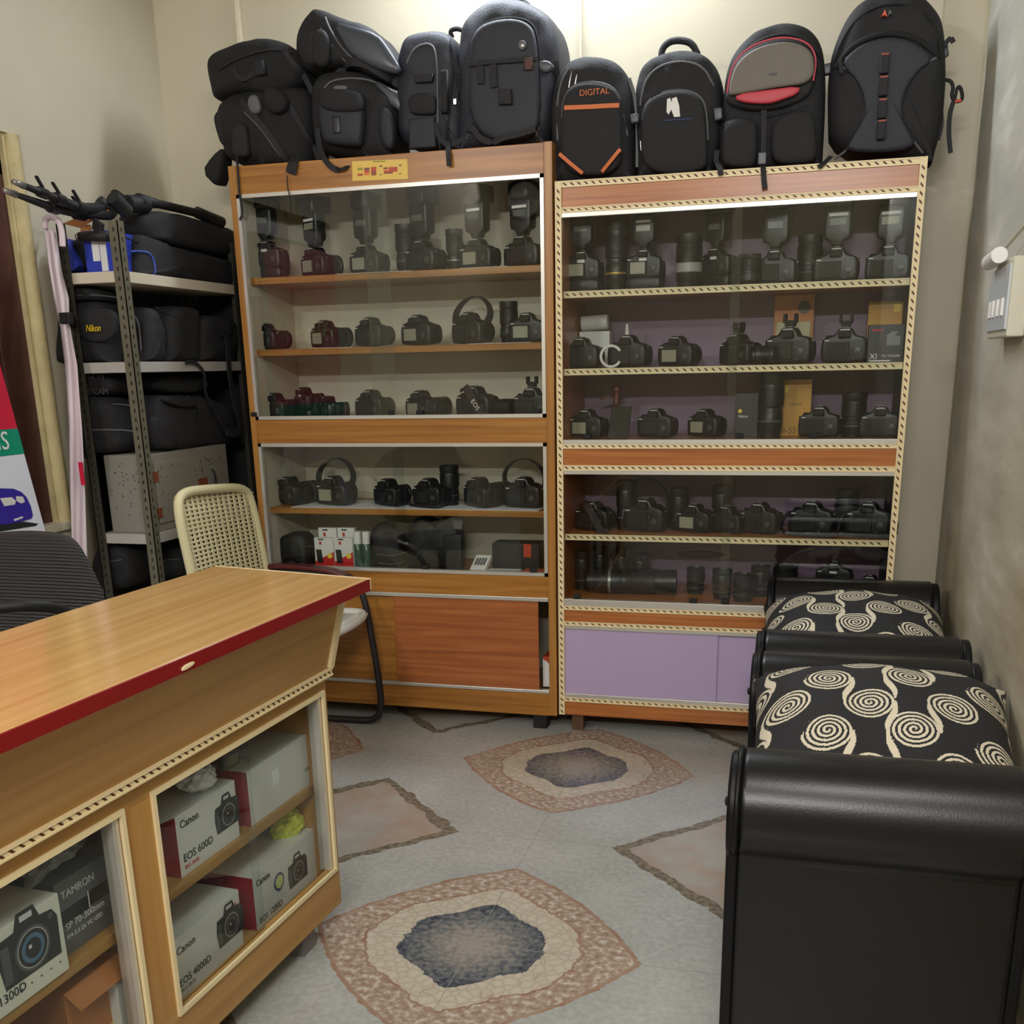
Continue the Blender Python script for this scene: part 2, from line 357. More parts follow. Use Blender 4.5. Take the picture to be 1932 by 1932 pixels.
# ================================================================ beading strip
def bead(a, b_, wdt, n, side, name, parent, pitch=.0245, th=.012, out=V((0, -1, 0))):
    """cream carved strip from a to b_ with slanting dark notches along it; side = across, out = towards the room"""
    a, b_, side, out = V(a), V(b_), V(side), V(out); d = (b_-a); L = d.length; d.normalize()
    q = MB(); q.obox(a-side*(wdt/2), d*L, side*wdt, out*th)
    q.obox(a-side*(wdt/2)+out*th, d*L, side*(wdt*.2), out*.003); q.obox(a+side*(wdt*.3)+out*th, d*L, side*(wdt*.2), out*.003)
    q.mi = 1; k = int(L/pitch)
    for i in range(k):
        c = a+d*(pitch*(i+.5))+out*(th+.0006)
        q.add([c-d*(pitch*.36)+side*(wdt*.20), c-d*(pitch*.04)+side*(wdt*.20), c+d*(pitch*.36)-side*(wdt*.20), c+d*(pitch*.04)-side*(wdt*.20)], [(0, 1, 2, 3)])
    return q.build(name, [cream, dia], parent)
# ================================================================ left cabinet
LX0, LX1 = -2.116, -.895
cl = thing('display_cabinet', 'tall yellow teak laminate showcase with aluminium framed sliding glass, left of two', 'cabinet', (-1.505, D, 0))
BK = YB-.012
def lb(name, a, b_, m, parent=cl, bev=.0015): return MB().box(a, b_).build(name, m, parent, bevel=bev)
lb('side_panel', (LX0, D, .06), (LX0+.026, BK, 2.102), teakv); lb('side_panel', (LX1-.03, D, .06), (LX1, BK, 2.102), teakv)
LI0, LI1 = LX0+.026, LX1-.03
lb('top_panel', (LI0, D+.02, 2.08), (LI1, BK, 2.1), teak)
lb('fascia', (LI0, D+.002, 2.002), (LI1, D+.02, 2.1), teak); lb('fascia', (LI0, D+.002, 1.106), (LI1, D+.02, 1.198), teak); lb('fascia', (LI0, D+.002, .531), (LI1, D+.02, .616), teak)
lb('plinth', (LI0, D+.002, .058), (LI1, D+.02, .152), teak)
lb('back_panel', (LI0, BK-.012, .06), (LI1, BK, 2.08), inner)
for z in (1.186, .600, .140): lb('floor_panel', (LI0, D+.02, z-.012), (LI1, BK-.012, z+.004), teak)
for z in (1.719, 1.459, .853): lb('shelf', (LI0, D+.045, z-.024), (LI1, BK-.013, z), teak)
for x0, x1 in ((LI0, LI0+.004), (LI1-.004, LI1)): lb('side_lining', (x0, D+.03, .62), (x1, BK-.013, 2.078), inner, bev=0)
def alframe(x0, x1, z0, z1, w_, parent=cl):
    q = MB(); y0, y1 = D-.004, D+.016
    q.box((x0, y0, z1-w_), (x1, y1, z1)); q.box((x0, y0, z0), (x1, y1, z0+w_)); q.box((x0, y0, z0), (x0+w_, y1, z1)); q.box((x1-w_, y0, z0), (x1, y1, z1))
    return q.build('glass_channel', alu, parent)
alframe(LI0, LI1, 1.198, 2.004, .013); alframe(LI0, LI1, .614, 1.108, .013)
def pane(x0, x1, z0, z1, y, parent=cl): return MB().box((x0, y, z0), (x1, y+.004, z1)).build('glass_pane', gl, parent)
pane(LI0+.006, -1.505, 1.203, 1.998, D+.009); pane(-1.595, LI1-.006, 1.203, 1.998, D+.003)
pane(LI0+.006, -1.49, .619, 1.102, D+.009); pane(-1.53, LI1-.006, .619, 1.102, D+.003)
lb('track', (LI0, D-.004, .516), (LI1, D+.02, .531), alu); lb('track', (LI0, D-.004, .150), (LI1, D+.02, .163), alu)
lb('sliding_door', (LI0, D+.013, .163), (-1.545, D+.019, .516), teak); lb('sliding_door', (-1.557, D+.003, .163), (-.966, D+.010, .516), rteak)
lb('side_lining', (LI0, D+.03, .16), (LI0+.004, BK-.013, .5), dark, bev=0)
for x in (LX0+.04, LX1-.10):
    for y in (D+.012, BK-.07): lb('leg', (x, y, 0), (x+.055, y+.05, .06), rub)
for px_, z in ((480, 1.211), (738, 1.211), (792, 1.211), (1012, 1.211), (790, .628), (1002, .628), (528, .628)):
    p = Yp(px_, 780, D); MB().box((p.x-.014, D-.006, z), (p.x+.014, D+.003, z+.016)).build('glass_stop', rub, cl, bevel=.003)
# ================================================================ right cabinet
RX0, RX1 = -.885, .304
cr = thing('display_cabinet', 'tall red oak showcase edged with cream rope beading, lilac doors below', 'cabinet', (-.29, D, 0))
def rb(name, a, b_, m, bev=.001): return MB().box(a, b_).build(name, m, cr, bevel=bev)
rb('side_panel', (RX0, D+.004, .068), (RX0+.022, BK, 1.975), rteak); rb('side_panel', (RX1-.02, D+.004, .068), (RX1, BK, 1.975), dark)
RI0, RI1 = RX0+.022, RX1-.022
rb('top_panel', (RI0, D+.02, 1.955), (RI1, BK, 1.975), red)
rb('back_panel', (RI0, BK-.012, .07), (RI1, BK, 1.955), inner2)
for z0, z1 in ((1.893, 1.955), (1.028, 1.087), (.444, .489), (.069, .125)): rb('fascia', (RI0, D+.001, z0), (RI1, D+.02, z1), red)
for z0, z1 in ((1.955, 1.976), (1.876, 1.893), (1.087, 1.103), (1.009, 1.028), (.489, .505), (.428, .444), (.125, .142)):
    bead((RI0, D+.008, (z0+z1)/2), (RI1, D+.008, (z0+z1)/2), z1-z0, 0, (0, 0, 1), 'beading', cr, th=.01)
for z0, z1 in ((1.861, 1.876), (1.103, 1.118), (.995, 1.009), (.505, .53), (.414, .428), (.142, .157)):
    rb('aluminium_track', (RI0, D-.003, z0), (RI1, D+.02, z1), alu)
bead((RX0+.011, D+.004, .07), (RX0+.011, D+.004, 1.976), .022, 0, (1, 0, 0), 'beading', cr, th=.008)
bead((RX1-.011, D+.004, .07), (RX1-.011, D+.004, 1.976), .022, 0, (1, 0, 0), 'beading', cr, th=.008)
for z in (1.114, .526, .139): rb('floor_panel', (RI0, D+.02, z-.014), (RI1, BK-.012, z), red)
for z in (1.624, 1.363, .771):
    rb('shelf', (RI0, D+.036, z-.02), (RI1, BK-.013, z), red)
    bead((RI0, D+.036, z-.010), (RI1, D+.036, z-.010), .022, 0, (0, 0, 1), 'beading', cr, th=.008)
def rpane(x0, x1, z0, z1, y): return MB().box((x0, y, z0), (x1, y+.004, z1)).build('glass_pane', gl, cr)
rpane(RI0, -.255, 1.116, 1.865, D+.010); rpane(-.285, RI1, 1.116, 1.865, D+.003)
rpane(RI0, -.255, .527, .998, D+.010); rpane(-.285, RI1, .527, .998, D+.003)
rb('sliding_door', (RI0, D+.003, .157), (-.285, D+.010, .414), lilac); rb('sliding_door', (-.30, D+.012, .157), (RI1, D+.018, .414), lilac)
for x in (RX0+.045, RX1-.12):
    for y in (D+.02, BK-.07): rb('leg', (x, y, 0), (x+.045, y+.05, .069), wood('old_brown_wood', (104, 76, 54), (74, 52, 36), 2))
for px_, z in ((1108, 1.121), (1395, 1.121), (1535, 1.121), (1088, .533), (1317, .533), (1380, .533)):
    p = Yp(px_, 820, D); MB().box((p.x-.014, D-.006, z), (p.x+.014, D+.003, z+.018)).build('glass_stop', rub, cr, bevel=.003)
# ================================================================ counter
K = .0599; P0 = V((-1.090, 2.227, 0)); kn = V((cos(K), -sin(K), 0)); kd = V((sin(K), cos(K), 0))
def cpx(x, y, out): p = Pl(x, y, P0+kn*out, kn)-P0; return V((p.dot(kn), p.dot(kd), p.z))
def toC(p): p = V(p)-P0; return V((p.dot(kn), p.dot(kd), p.z))
ct = thing('shop_counter', 'honey coloured shop counter with maroon edged top and glazed front full of boxes', 'counter', P0, -K, local=True)
LN = -1.85
def cb(name, a, b_, m, bev=.001): return MB().box(a, b_).build(name, m, ct, bevel=bev)
cb('front_rail', (-.018, LN, .634), (0, 0, .690), mapled); cb('front_rail', (-.018, LN, .072), (0, 0, .180), mapled)
OP = [(-.663, -.026), (-1.400, -.760), (LN, -1.495)]
for y0, y1 in ((-.026, 0), (-.760, -.663), (-1.495, -1.40)): cb('stile', (-.018, y0, .180), (0, y1, .634), mapleup)
cb('end_panel', (-.37, -.018, .072), (-.018, -.001, .885), mapleup); cb('back_panel', (-.37, LN, .072), (-.355, -.018, .885), mapled)
ZL = cpx(337, 1893, -.055).z; cb('floor_panel', (-.355, LN, ZL-.02), (-.019, -.019, ZL), mapled); ZU = cpx(342, 1659, -.055).z; cb('shelf', (-.355, LN, ZU-.022), (-.045, -.019, ZU), mapled)
cb('track', (-.040, LN, ZL), (-.019, -.019, ZL+.006), alu)
for y0, y1 in OP:
    q = MB(); l = .010
    q.box((-.002, y0-l, .634), (.006, y1+l, .634+l)); q.box((-.002, y0-l, .180-l), (.006, y1+l, .180)); q.box((-.002, y1, .18), (.006, y1+l, .634)); q.box((-.002, y0-l, .18), (.006, y0, .634))
    q.build('window_beading', cream, ct)
    MB().box((-.012, y0, .18), (-.008, (y0+y1)/2+.01, .634)).build('glass_pane', gl, ct); MB().box((-.019, (y0+y1)/2-.01, .18), (-.015, y1, .634)).build('glass_pane', gl, ct)
    cb('channel', (-.030, y1-.016, .18), (-.002, y1-.001, .634), alu)
sl0, sl1 = V((.010, 0, .697)), V((.060, 0, .884))
MB().prism([(.010, LN, .690), (.060, LN, .884), (.040, LN, .884), (-.012, LN, .690)], (0, -LN, 0)).build('sloping_front', mapled, ct)
MB().prism([(-.012, -.018, .69), (.04, -.018, .884), (-.02, -.018, .884)], (0, .0175, 0)).build('end_panel', mapleup, ct)
bead((.006, LN, .688), (.006, .002, .688), .018, 0, (0, 0, 1), 'beading', ct, pitch=.021, th=.013, out=V((1, 0, 0)))
bead(V((.014, .002, .697)), V((.062, .002, .884)), .013, 0, (1, 0, -.26), 'beading', ct, pitch=.021, th=.006, out=V((0, 1, 0)))
bead(V((.012, -.005, .700)), V((.060, -.005, .882)), .008, 0, (0, 1, 0), 'beading', ct, pitch=.021, th=.007, out=V((.96, 0, -.26)))
tp = [toC(Zp(x, y, .910)) for x, y in ((695, 1092), (405, 1068))]
tp = [V((tp[0].x, tp[0].y, .884)), V((tp[1].x, tp[1].y, .884)), V((tp[1].x-.01, LN, .884)), V((tp[0].x-.012, LN, .884))]
q = MB().prism(tp, (0, 0, .026)); q.build('counter_top', maple, ct, bevel=.002)
maro = mat('maroon_edge_band', (132, 26, 26), .3)
e0, e1 = tp[0], tp[3]
q = MB(); q.obox(e1+V((.0, 0, -.002)), e0-e1, V((.004, 0, 0)), V((0, 0, .0275))); q.build('edge_band', maro, ct, bevel=.001)
q = MB(); q.obox(tp[1]+V((0, .001, -.0)), tp[0]-tp[1]+V((.004, 0, 0)), V((0, .004, 0)), V((0, 0, .0265))); q.build('edge_trim', cream, ct)
c0 = cpx(340, 1255, .10); MB().soft([(e0.x+.001, c0.y-.02, .886), (e0.x+.001, c0.y+.018, .890), (e0.x+.001, c0.y+.02, .897), (e0.x+.001, c0.y-.015, .896)], (1, 0, 0), .004).build('chipped_spot', cream, ct)
for y in (-.16, LN+.1):
    for x in (-.075, -.35): cb('foot', (x, y, 0), (x+.05, y+.06, .072), mat('grey_foot', (120, 116, 120), .5))
# boxes behind the counter glass ------------------------------------------------
ink = mat('black_print', (30, 30, 32), .5); redp = mat('red_print', (196, 36, 34), .5); silver = mat('silver_print', (200, 202, 204), .4)
cwhite = mat('grey_white_carton', (214, 216, 212), .5); cred = mat('red_carton_side', (150, 26, 36), .5)
def cbox(name, label, cat, y0, y1, z0, z1, dep, x=-.055, faces=(cwhite, cred), group=None):
    t = thing(name, label, cat, P0+kn*x+kd*((y0+y1)/2)+V((0, 0, z0)), -K, group, local=True); w2 = (y1-y0)/2; h = z1-z0
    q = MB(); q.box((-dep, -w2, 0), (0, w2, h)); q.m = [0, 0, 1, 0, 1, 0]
    q.build('carton', list(faces), t, bevel=.001)
    return t, w2, h
def ctext(t, s, y, z, size, m, sx=1, shear=0, bold=0): return text(s, size, (.0008, y, z), (0, 1, 0), (0, 0, 1), m, t, sx=sx, shear=shear, ext=.0004)
def printed_camera(t, y, z, s, glass=(70, 110, 140)):      # flat picture of a camera printed on the carton
    q = MB(); pts = [(-.5, -.36), (.5, -.36), (.52, .2), (.44, .33), (.22, .36), (.14, .56), (-.16, .56), (-.24, .34), (-.5, .32), (-.55, 0)]
    q.prism([(.0006, y+a*s, z+b_*s) for a, b_ in pts], (.0006, 0, 0)); q.mi = 1
    q.lathe([(.31*s, .0013), (.31*s, .0017)], (0, y+.03*s, z-.02*s), (1, 0, 0), 28); q.mi = 3; q.lathe([(.27*s, .0017), (.27*s, .00178)], (0, y+.03*s, z-.02*s), (1, 0, 0), 28); q.mi = 0; q.lathe([(.258*s, .0018), (.258*s, .0019)], (0, y+.03*s, z-.02*s), (1, 0, 0), 28); q.mi = 2
    q.lathe([(.20*s, .0019), (.20*s, .0021)], (0, y+.03*s, z-.02*s), (1, 0, 0), 28); q.mi = 0; q.lathe([(.14*s, .0022), (.14*s, .0025)], (0, y+.03*s, z-.02*s), (1, 0, 0), 24); q.mi = 3; q.lathe([(.03*s, .0026), (.03*s, .0028)], (0, y-.02*s, z+.02*s), (1, 0, 0), 12); q.mi = 1; q.box((.0013, y-.5*s, z-.3*s), (.0016, y-.36*s, z+.22*s)); q.box((.0013, y+.36*s, z+.22*s), (.0016, y+.44*s, z+.3*s))
    q.mi = 3; q.box((.0012, y-.12*s, z+.42*s), (.0016, y+.1*s, z+.5*s))
    q.build('printed_camera', [mat('print_black', (36, 38, 40), .45), mat('print_grey', (78, 82, 86), .4), mat('print_glass_%d' % glass[2], glass, .3), silver], t)
ZL += .0005
a, b_, c_ = cpx(336, 1600, -.055), cpx(446, 1510, -.055), cpx(332, 1542, -.055)
t, w2, h = cbox('camera_carton', 'white camera carton with deep red end under crumpled plastic, upper counter shelf', 'box', a.y, b_.y, ZU, c_.z, .15)
ctext(t, 'Canon', -w2+.012, h-.03, .024, ink); ctext(t, 'EOS 600D', -w2+.012, .030, .024, ink); ctext(t, 'EF-S 18-55', -w2+.014, .014, .011, redp); printed_camera(t, w2-.038, h*.52, .085, (60, 62, 66))
MB().add([(-.15, -w2, h), (0, -w2+.004, h+.001), (-.02, -w2-.045, h-.004), (-.13, -w2-.045, h-.002)], [(0, 1, 2, 3)]).prism([(-.02, -w2, h), (-.13, -w2, h), (-.13, -w2-.045, h+.006), (-.02, -w2-.045, h+.004)], (0, 0, .001)).build('open_flap', cwhite, t)
T600 = (a.y+b_.y)/2, c_.z
a, b_, c_ = cpx(470, 1510, -.055), cpx(584, 1415, -.055), cpx(466, 1457, -.055)
t, w2, h = cbox('camera_carton', 'plain grey white carton with a small paper patch, upper counter shelf', 'box', a.y, b_.y, ZU, c_.z, .17)
MB().box((0, -w2*.25, .06), (.001, -w2*.25+.025, .095)).build('paper_patch', paperw, t); ctext(t, 'C E', w2-.03, .04, .013, ink)
TG = (a.y+b_.y)/2, c_.z
a, b_, c_ = cpx(330, 1840, -.055), cpx(455, 1730, -.055), cpx(448, 1679, -.055)
t, w2, h = cbox('camera_carton', 'all white camera carton with a printed camera on the lower counter shelf', 'box', a.y, b_.y, ZL, c_.z, .16, faces=(cwhite, cwhite))
ctext(t, 'Canon', -w2+.012, h-.036, .024, ink); ctext(t, 'EOS 4000D', -w2+.010, .030, .023, ink); ctext(t, 'EF-S 18-55', -w2+.014, .016, .011, mat('olive_print', (130, 124, 70), .5)); printed_camera(t, w2-.042, h*.53, .095, (90, 84, 78)); ctext(t, 'a', w2-.02, h-.03, .014, redp)
T4 = (a.y+b_.y)/2, c_.z
a, b_, c_ = cpx(480, 1700, -.055), cpx(597, 1580, -.055), cpx(476, 1658, -.055)
t, w2, h = cbox('camera_carton', 'camera carton with a round blue ringed sticker and red end, lower counter shelf', 'box', a.y, b_.y, ZL, c_.z, .17)
ctext(t, 'Canon', -w2+.012, h-.028, .022, ink); ctext(t, 'EOS 1200D', -w2+.012, .012, .021, ink); printed_camera(t, w2*.32, h*.46, .085, (60, 62, 66))
q = MB(); q.lathe([(.022, .001), (.022, .002)], (0, -w2*.28, h*.56), (1, 0, 0), 24); q.mi = 1; q.lathe([(.0165, .002), (.0165, .0025)], (0, -w2*.28, h*.56), (1, 0, 0), 24); q.build('round_sticker', [mat('navy_print', (50, 60, 120), .5), mat('lime_print', (190, 204, 130), .5)], t)
T12 = (a.y+b_.y)/2, c_.z
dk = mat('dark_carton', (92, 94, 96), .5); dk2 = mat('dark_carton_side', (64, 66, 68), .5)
a, b_, c_ = cpx(120, 1740, -.06), cpx(218, 1690, -.06), cpx(111, 1672, -.06)
t, w2, h = cbox('lens_carton', 'dark grey lens carton with silver lettering behind the left counter glass', 'box', a.y, b_.y, ZU, c_.z, .13, -.07, (dk, dk2))
ctext(t, 'TAMRON', -w2+.012, h-.034, .020, silver); ctext(t, 'SP 70-300mm', -w2+.012, h*.34, .018, silver); ctext(t, 'F/4-5.6 Di VC USD', -w2+.012, h*.34-.018, .0125, silver, sx=.95)
q = MB(); q.box((0, -w2, h-.082), (.0006, w2*.1, h-.055)); q.mi = 0; q.box((0, w2*.1, h-.078), (.0006, w2, h-.05)); q.mi = 1; q.box((.0006, w2*.12, h-.08), (.001, w2*.16, h-.048)); q.build('printed_lens', [blk, silver], t)
TT = (a.y+b_.y)/2, c_.z
a, b_, c_ = cpx(-70, 1880, -.045), cpx(118, 1770, -.045), cpx(107, 1682, -.045)
t, w2, h = cbox('camera_carton', 'big white carton with a large printed camera behind the left counter glass', 'box', a.y, b_.y, ZU, c_.z, .15, -.04, (mat('cream_carton', (214, 216, 204), .5), cwhite))
printed_camera(t, w2-.075, h*.58, .125); ctext(t, 'EOS 1300D', -w2+.01, .02, .022, ink)
for i in range(5): ctext(t, '.', w2-.11+.022*i, .022, .03, mat('print_grey', (78, 82, 86), .4))
a = cpx(-40, 1760, -.1); b_ = cpx(27, 1730, -.1)
t, w2, h = cbox('paper_stack', 'plain white box top left behind the counter glass, beside the big white carton', 'box', a.y, b_.y, ZU, ZU+.19, .1, -.24, (paperw, paperw))
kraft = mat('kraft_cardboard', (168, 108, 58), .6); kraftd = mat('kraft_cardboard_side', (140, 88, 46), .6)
a, b_, c_ = cpx(120, 1880, -.07), cpx(228, 1820, -.07), cpx(115, 1850, -.07)
t, w2, h = cbox('cardboard_box', 'brown cardboard box on the lower shelf behind the left counter glass', 'box', a.y, b_.y, ZL, ZL+.19, .13, -.07, (kraft, kraftd))
MB().prism([(0, -w2, h), (0, w2, h), (.03, w2*.9, h-.03), (.03, -w2*.95, h-.03)], (.001, 0, .001)).build('flap', kraft, t)
MB().box((0, w2*.1, .03), (.001, w2*.1+.03, .065)).build('yellow_label', mat('yellow_print', (222, 190, 60), .5), t)
a, b_ = cpx(222, 1880, -.05), cpx(242, 1870, -.05)
t, w2, h = cbox('carton', 'narrow pale grey carton at the end of the lower shelf, left counter glass', 'box', a.y, b_.y+.02, ZL, ZL+.15, .1, -.05, (cwhite, cwhite))
def crumple(name, label, cat, c, rx, ry, rz_, m, seed, amp=.25, sub=4):
    bm = bmesh.new(); bmesh.ops.create_icosphere(bm, subdivisions=sub, radius=1); random.seed(seed); dirs = [(V((random.gauss(0, 1), random.gauss(0, 1), random.gauss(0, 1))).normalized(), random.uniform(.8, 1.02)) for _ in range(26)]
    q = MB(); vs = []
    for v in bm.verts:
        n = v.co.normalized(); r = 1+amp*.3
        for d, k in dirs:
            x = n.dot(d)
            if x > .2: r = min(r, k*(1-amp*.6)/x if x > .72 else r)
        r *= 1+amp*.5*sin(9*n.x+seed)*sin(11*n.y+seed*2)*sin(8*n.z); vs.append((c[0]+n.x*r*rx, c[1]+n.y*r*ry, c[2]+n.z*r*rz_))
    q.add(vs, [[l.index for l in f.verts] for f in bm.faces]); bm.free()
    return tag(q.build(name, m, None), label, cat)
pla = mat('white_plastic_film', (226, 228, 236), .3, bump=.3, bs=40)
def wC(o, y, z): return P0+kn*o+kd*y+V((0, 0, z))
crumple('plastic_bag', 'crumpled white plastic on top of the red ended carton, upper counter shelf', 'bag', wC(-.09, cpx(372, 1490, -.09).y, T600[1]+.036), .05, .055, .036, pla, 3)
crumple('plastic_bag', 'yellow green crumpled plastic bag on top of the carton with the round sticker', 'bag', wC(-.10, cpx(542, 1545, -.10).y, T12[1]+.03), .045, .05, .042, mat('yellow_green_film', (206, 214, 70), .35, noise=.5, ns=30), 5)
crumple('cloth', 'grey cloth bundle on top of the plain white carton near the counter end', 'cloth', wC(-.12, cpx(562, 1365, -.12).y, TG[1]+.035), .04, .055, .036, mat('grey_cloth', (128, 128, 124), .9), 8, .15)
crumple('plastic_bag', 'clear grey plastic sheet heaped on the dark lens carton', 'bag', wC(-.12, TT[0]-.01, TT[1]+.036), .06, .10, .036, mat('grey_film', (140, 142, 142), .3), 11, .4)
q = thing('picture_frame', 'small glass framed gadget leaning on the plain white carton', 'gadget', wC(-.10, cpx(440, 1435, -.1).y, TG[1]), -K, local=True)
MB().box((-.02, -.03, .0), (.0, .03, .04)).build('casing', mat('grey_plastic', (110, 110, 104), .4), q, bevel=.006); MB().box((0, -.02, .010), (.001, .02, .031)).build('display', scr, q)
crumple('dark_pouch', 'black pouch behind the all white carton on the lower counter shelf', 'pouch', wC(-.27, T4[0]-.02, .33), .07, .15, .05, blkm, 14, .15)
# ================================================================ leather benches with rolled arms
lea = mat('black_leather', (15, 15, 17), .32, spec=.45, bump=.04, bs=260); leas = mat('black_leather_side', (14, 14, 16), .45, spec=.25)
def bench(label, ya, yb, x0, x1, zt):
    t = thing('leather_bench', label, 'bench', ((x0+x1)/2, (ya+yb)/2, 0), group='black leather benches along the right wall'); R = .105
    for yc, sg in ((ya, -1), (yb, 1)):
        q = MB(); pr = []
        for i in range(29):
            a = rad(-38+256*i/28) if sg < 0 else rad(-38+256*i/28)
            pr.append((yc+R*cos(a), zt-R+R*sin(a)))
        pr += [(yc-R*.66, zt-R*1.62-.01), (yc-R*.66, .06), (yc+R*.66, .06), (yc+R*.66, zt-R*1.62-.01)]
        q.prism([(x0+.02, y, z) for y, z in pr], (x1-x0-.04, 0, 0)); q.build('arm', lea, t, smooth=2, bevel=.012, seg=3)
        for x, dx in ((x0, .024), (x1-.024, .024)):
            q = MB(); q.prism([(x, yc+(y-yc)*.93, z-.006) for y, z in pr], (dx, 0, 0)); q.build('arm_facing', leas, t, smooth=2, bevel=.006)
        q = MB(); q.tube([(x0+.018, yc+(y-yc)*1.01, z) for y, z in pr[:29]], .005, 6); q.build('piping', leas, t, smooth=True)
        MB().lathe([(.0, 0), (.011, .001), (.008, .008), (0, .01)], (x0, yc, zt-R), (-1, 0, 0), 12).build('button', rub, t, smooth=2)
    q = MB(); q.box((x0+.03, ya+R*.74, .10), (x1-.02, yb-R*.74, .33)); q.build('base', leas, t, bevel=.01)
    q = MB(); q.soft([(x0+.02, ya+.085, .385), (x0+.02, yb-.085, .385), (x1-.01, yb-.085, .385), (x1-.01, ya+.085, .385)], (0, 0, 1), .10, 5, 10, 1); q.build('seat_cushion', lea, t, smooth=True)
    for x in (x0+.05, x1-.08):
        for y in (ya-.03, yb-.02): MB().box((x, y, 0), (x+.04, y+.04, .06)).build('foot', rub, t)
    return t
bench('black leather bench with rolled arms nearest the camera', 1.897, 2.62, -.108, .420, .683)
bench('black leather bench with rolled arms standing against the right showcase', 2.935, 3.705, -.112, .440, .662)
import numpy as np
def swirl_cushion(label, cx, cy, zb, hx, hy, hz, ox, oy, tilt=0, rz=0):
    n = 300; u = np.linspace(-1, 1, n); U, W = np.meshgrid(u, u, indexing='ij')
    pin = 1-.07*(1-np.abs(U)**2)*(np.abs(W)**4) ; pin2 = 1-.07*(1-np.abs(W)**2)*(np.abs(U)**4)
    Xs, Ys = U*hx*pin2, W*hy*pin
    dome = (np.clip(1-np.abs(U)**2.6, 0, 1)*np.clip(1-np.abs(W)**2.6, 0, 1))**.55
    wr = .004*np.sin(9*U+3*W)*dome
    top = hz*dome+wr; bot = -hz*.75*dome
    # pattern value
    px_, py_ = Xs+ox, Ys+oy; val = np.zeros_like(px_); sx_, sy_ = .170, .098; R = .052; pt = .0108
    for j in range(-6, 8):
        for i in range(-5, 7):
            c = (i*sx_+(j % 2)*sx_/2, j*sy_+.012*((i+j) % 2)); dx, dy = px_-c[0], py_-c[1]; r = np.hypot(dx, dy); s = 1 if (i+j) % 2 else -1
            th = np.arctan2(dy, dx)*s
            sp = ((r/pt-th/(2*pi)) % 1 < .52) & (r < R+pt*0.5*(th/(2*pi))) & (r > .002)
            val[sp] = 1
            # flowing tail to the spiral of the next row
            a = (c[0]-s*R*.98, c[1]); e = (c[0]-s*sx_/2+s*R*.98, c[1]-sy_*1.0); c1 = (a[0]-s*.004, a[1]-.05); c2 = (e[0]+s*.006, e[1]+.045)
            for k in range(26):
                q = k/25; bx = (1-q)**3*a[0]+3*(1-q)**2*q*c1[0]+3*(1-q)*q*q*c2[0]+q**3*e[0]; by = (1-q)**3*a[1]+3*(1-q)**2*q*c1[1]+3*(1-q)*q*q*c2[1]+q**3*e[1]
                inside = np.hypot(px_-bx, py_-by) < (.0026+.005*sin(pi*q)); val[inside & (r > R*.9)] = 1
    t = thing('swirl_cushion', label, 'cushion', (cx, cy, zb), rz, 'swirl patterned cushions on the leather benches')
    vs = []; fs = []; cols = []
    for zz, sgn in ((top, 1), (bot, -1)):
        k = len(vs); Z = zz+hz*.75; Zt = Z+np.tan(tilt)*Ys
        vs += [tuple(x) for x in np.stack([Xs, Ys, Zt], -1).reshape(-1, 3)]; cols += list(val.reshape(-1))
        for i in range(n-1):
            for j in range(n-1): a = k+i*n+j; fs.append((a, a+n, a+n+1, a+1) if sgn > 0 else (a, a+1, a+n+1, a+n))
    me = bpy.data.meshes.new('cover'); me.from_pydata(vs, [], fs); ca = me.color_attributes.new('weave', 'FLOAT_COLOR', 'POINT')
    ca.data.foreach_set('color', [x for v in cols for x in (v, v, v, 1.)]); me.polygons.foreach_set('use_smooth', [True]*len(fs))
    o = bpy.data.objects.new('cover', me); C.objects.link(o); o.parent = t
    m = mat('swirl_fabric', (26, 25, 27), .8)
    if not m.get('done'):
        m['done'] = 1; nt = m.node_tree; at_ = nt.nodes.new('ShaderNodeVertexColor'); at_.layer_name = 'weave'
        nt.links.new(ramp(nt, E(nt, at_.outputs[0]), [(.35, (24, 23, 25)), (.6, (206, 196, 172))]), nt.nodes['Principled BSDF'].inputs['Base Color'])
    me.materials.append(m); return t
swirl_cushion('black cushion with cream spirals on the nearest bench', .185, 2.275, .45, .285, .275, .13, .03, .0, .30)
swirl_cushion('black cushion with cream spirals on the far bench by the showcase', .165, 3.32, .44, .285, .29, .13, .09, .05, .12)
# ================================================================ cantilever cane chair
ctube = mat('dark_enamel_tube', (36, 32, 34), .35); cane = mat('cream_plastic_cane', (214, 206, 164), .5); canew = mat('white_plastic_cane', (214, 214, 206), .45)
ch = thing('cane_chair', 'cantilever armchair with woven cream cane back and dark tube frame', 'chair', (-1.83, 3.48, 0))
for y, nm in ((3.225, 'frame_tube'), (3.755, 'frame_tube')):
    pts = [(-2.07, y, .62), (-1.95, y, .625), (-1.75, y, .605), (-1.665, y, .57), (-1.64, y, .50), (-1.625, y, .38), (-1.60, y, .16), (-1.60, y, .06), (-1.63, y, .022), (-1.70, y, .014), (-2.05, y, .014)]
    MB().tube(chaikin([V(p) for p in pts], 2, False), .0135, 10).build(nm, ctube, ch, smooth=True)
MB().tube([(-2.05, 3.225, .014), (-2.05, 3.755, .014)], .0135, 10).build('rear_tube', ctube, ch, smooth=True)
maw = mat('maroon_armrest', (86, 30, 30), .35)
for y in (3.225, 3.755):
    pts = [(-2.09, y, .632), (-1.98, y, .642), (-1.82, y, .635), (-1.72, y, .612), (-1.665, y, .575)]
    MB().ribbon(chaikin([V(p) for p in pts], 2, False), .055, .016, (0, 1, 0)).build('armrest', maw, ch, bevel=.004)
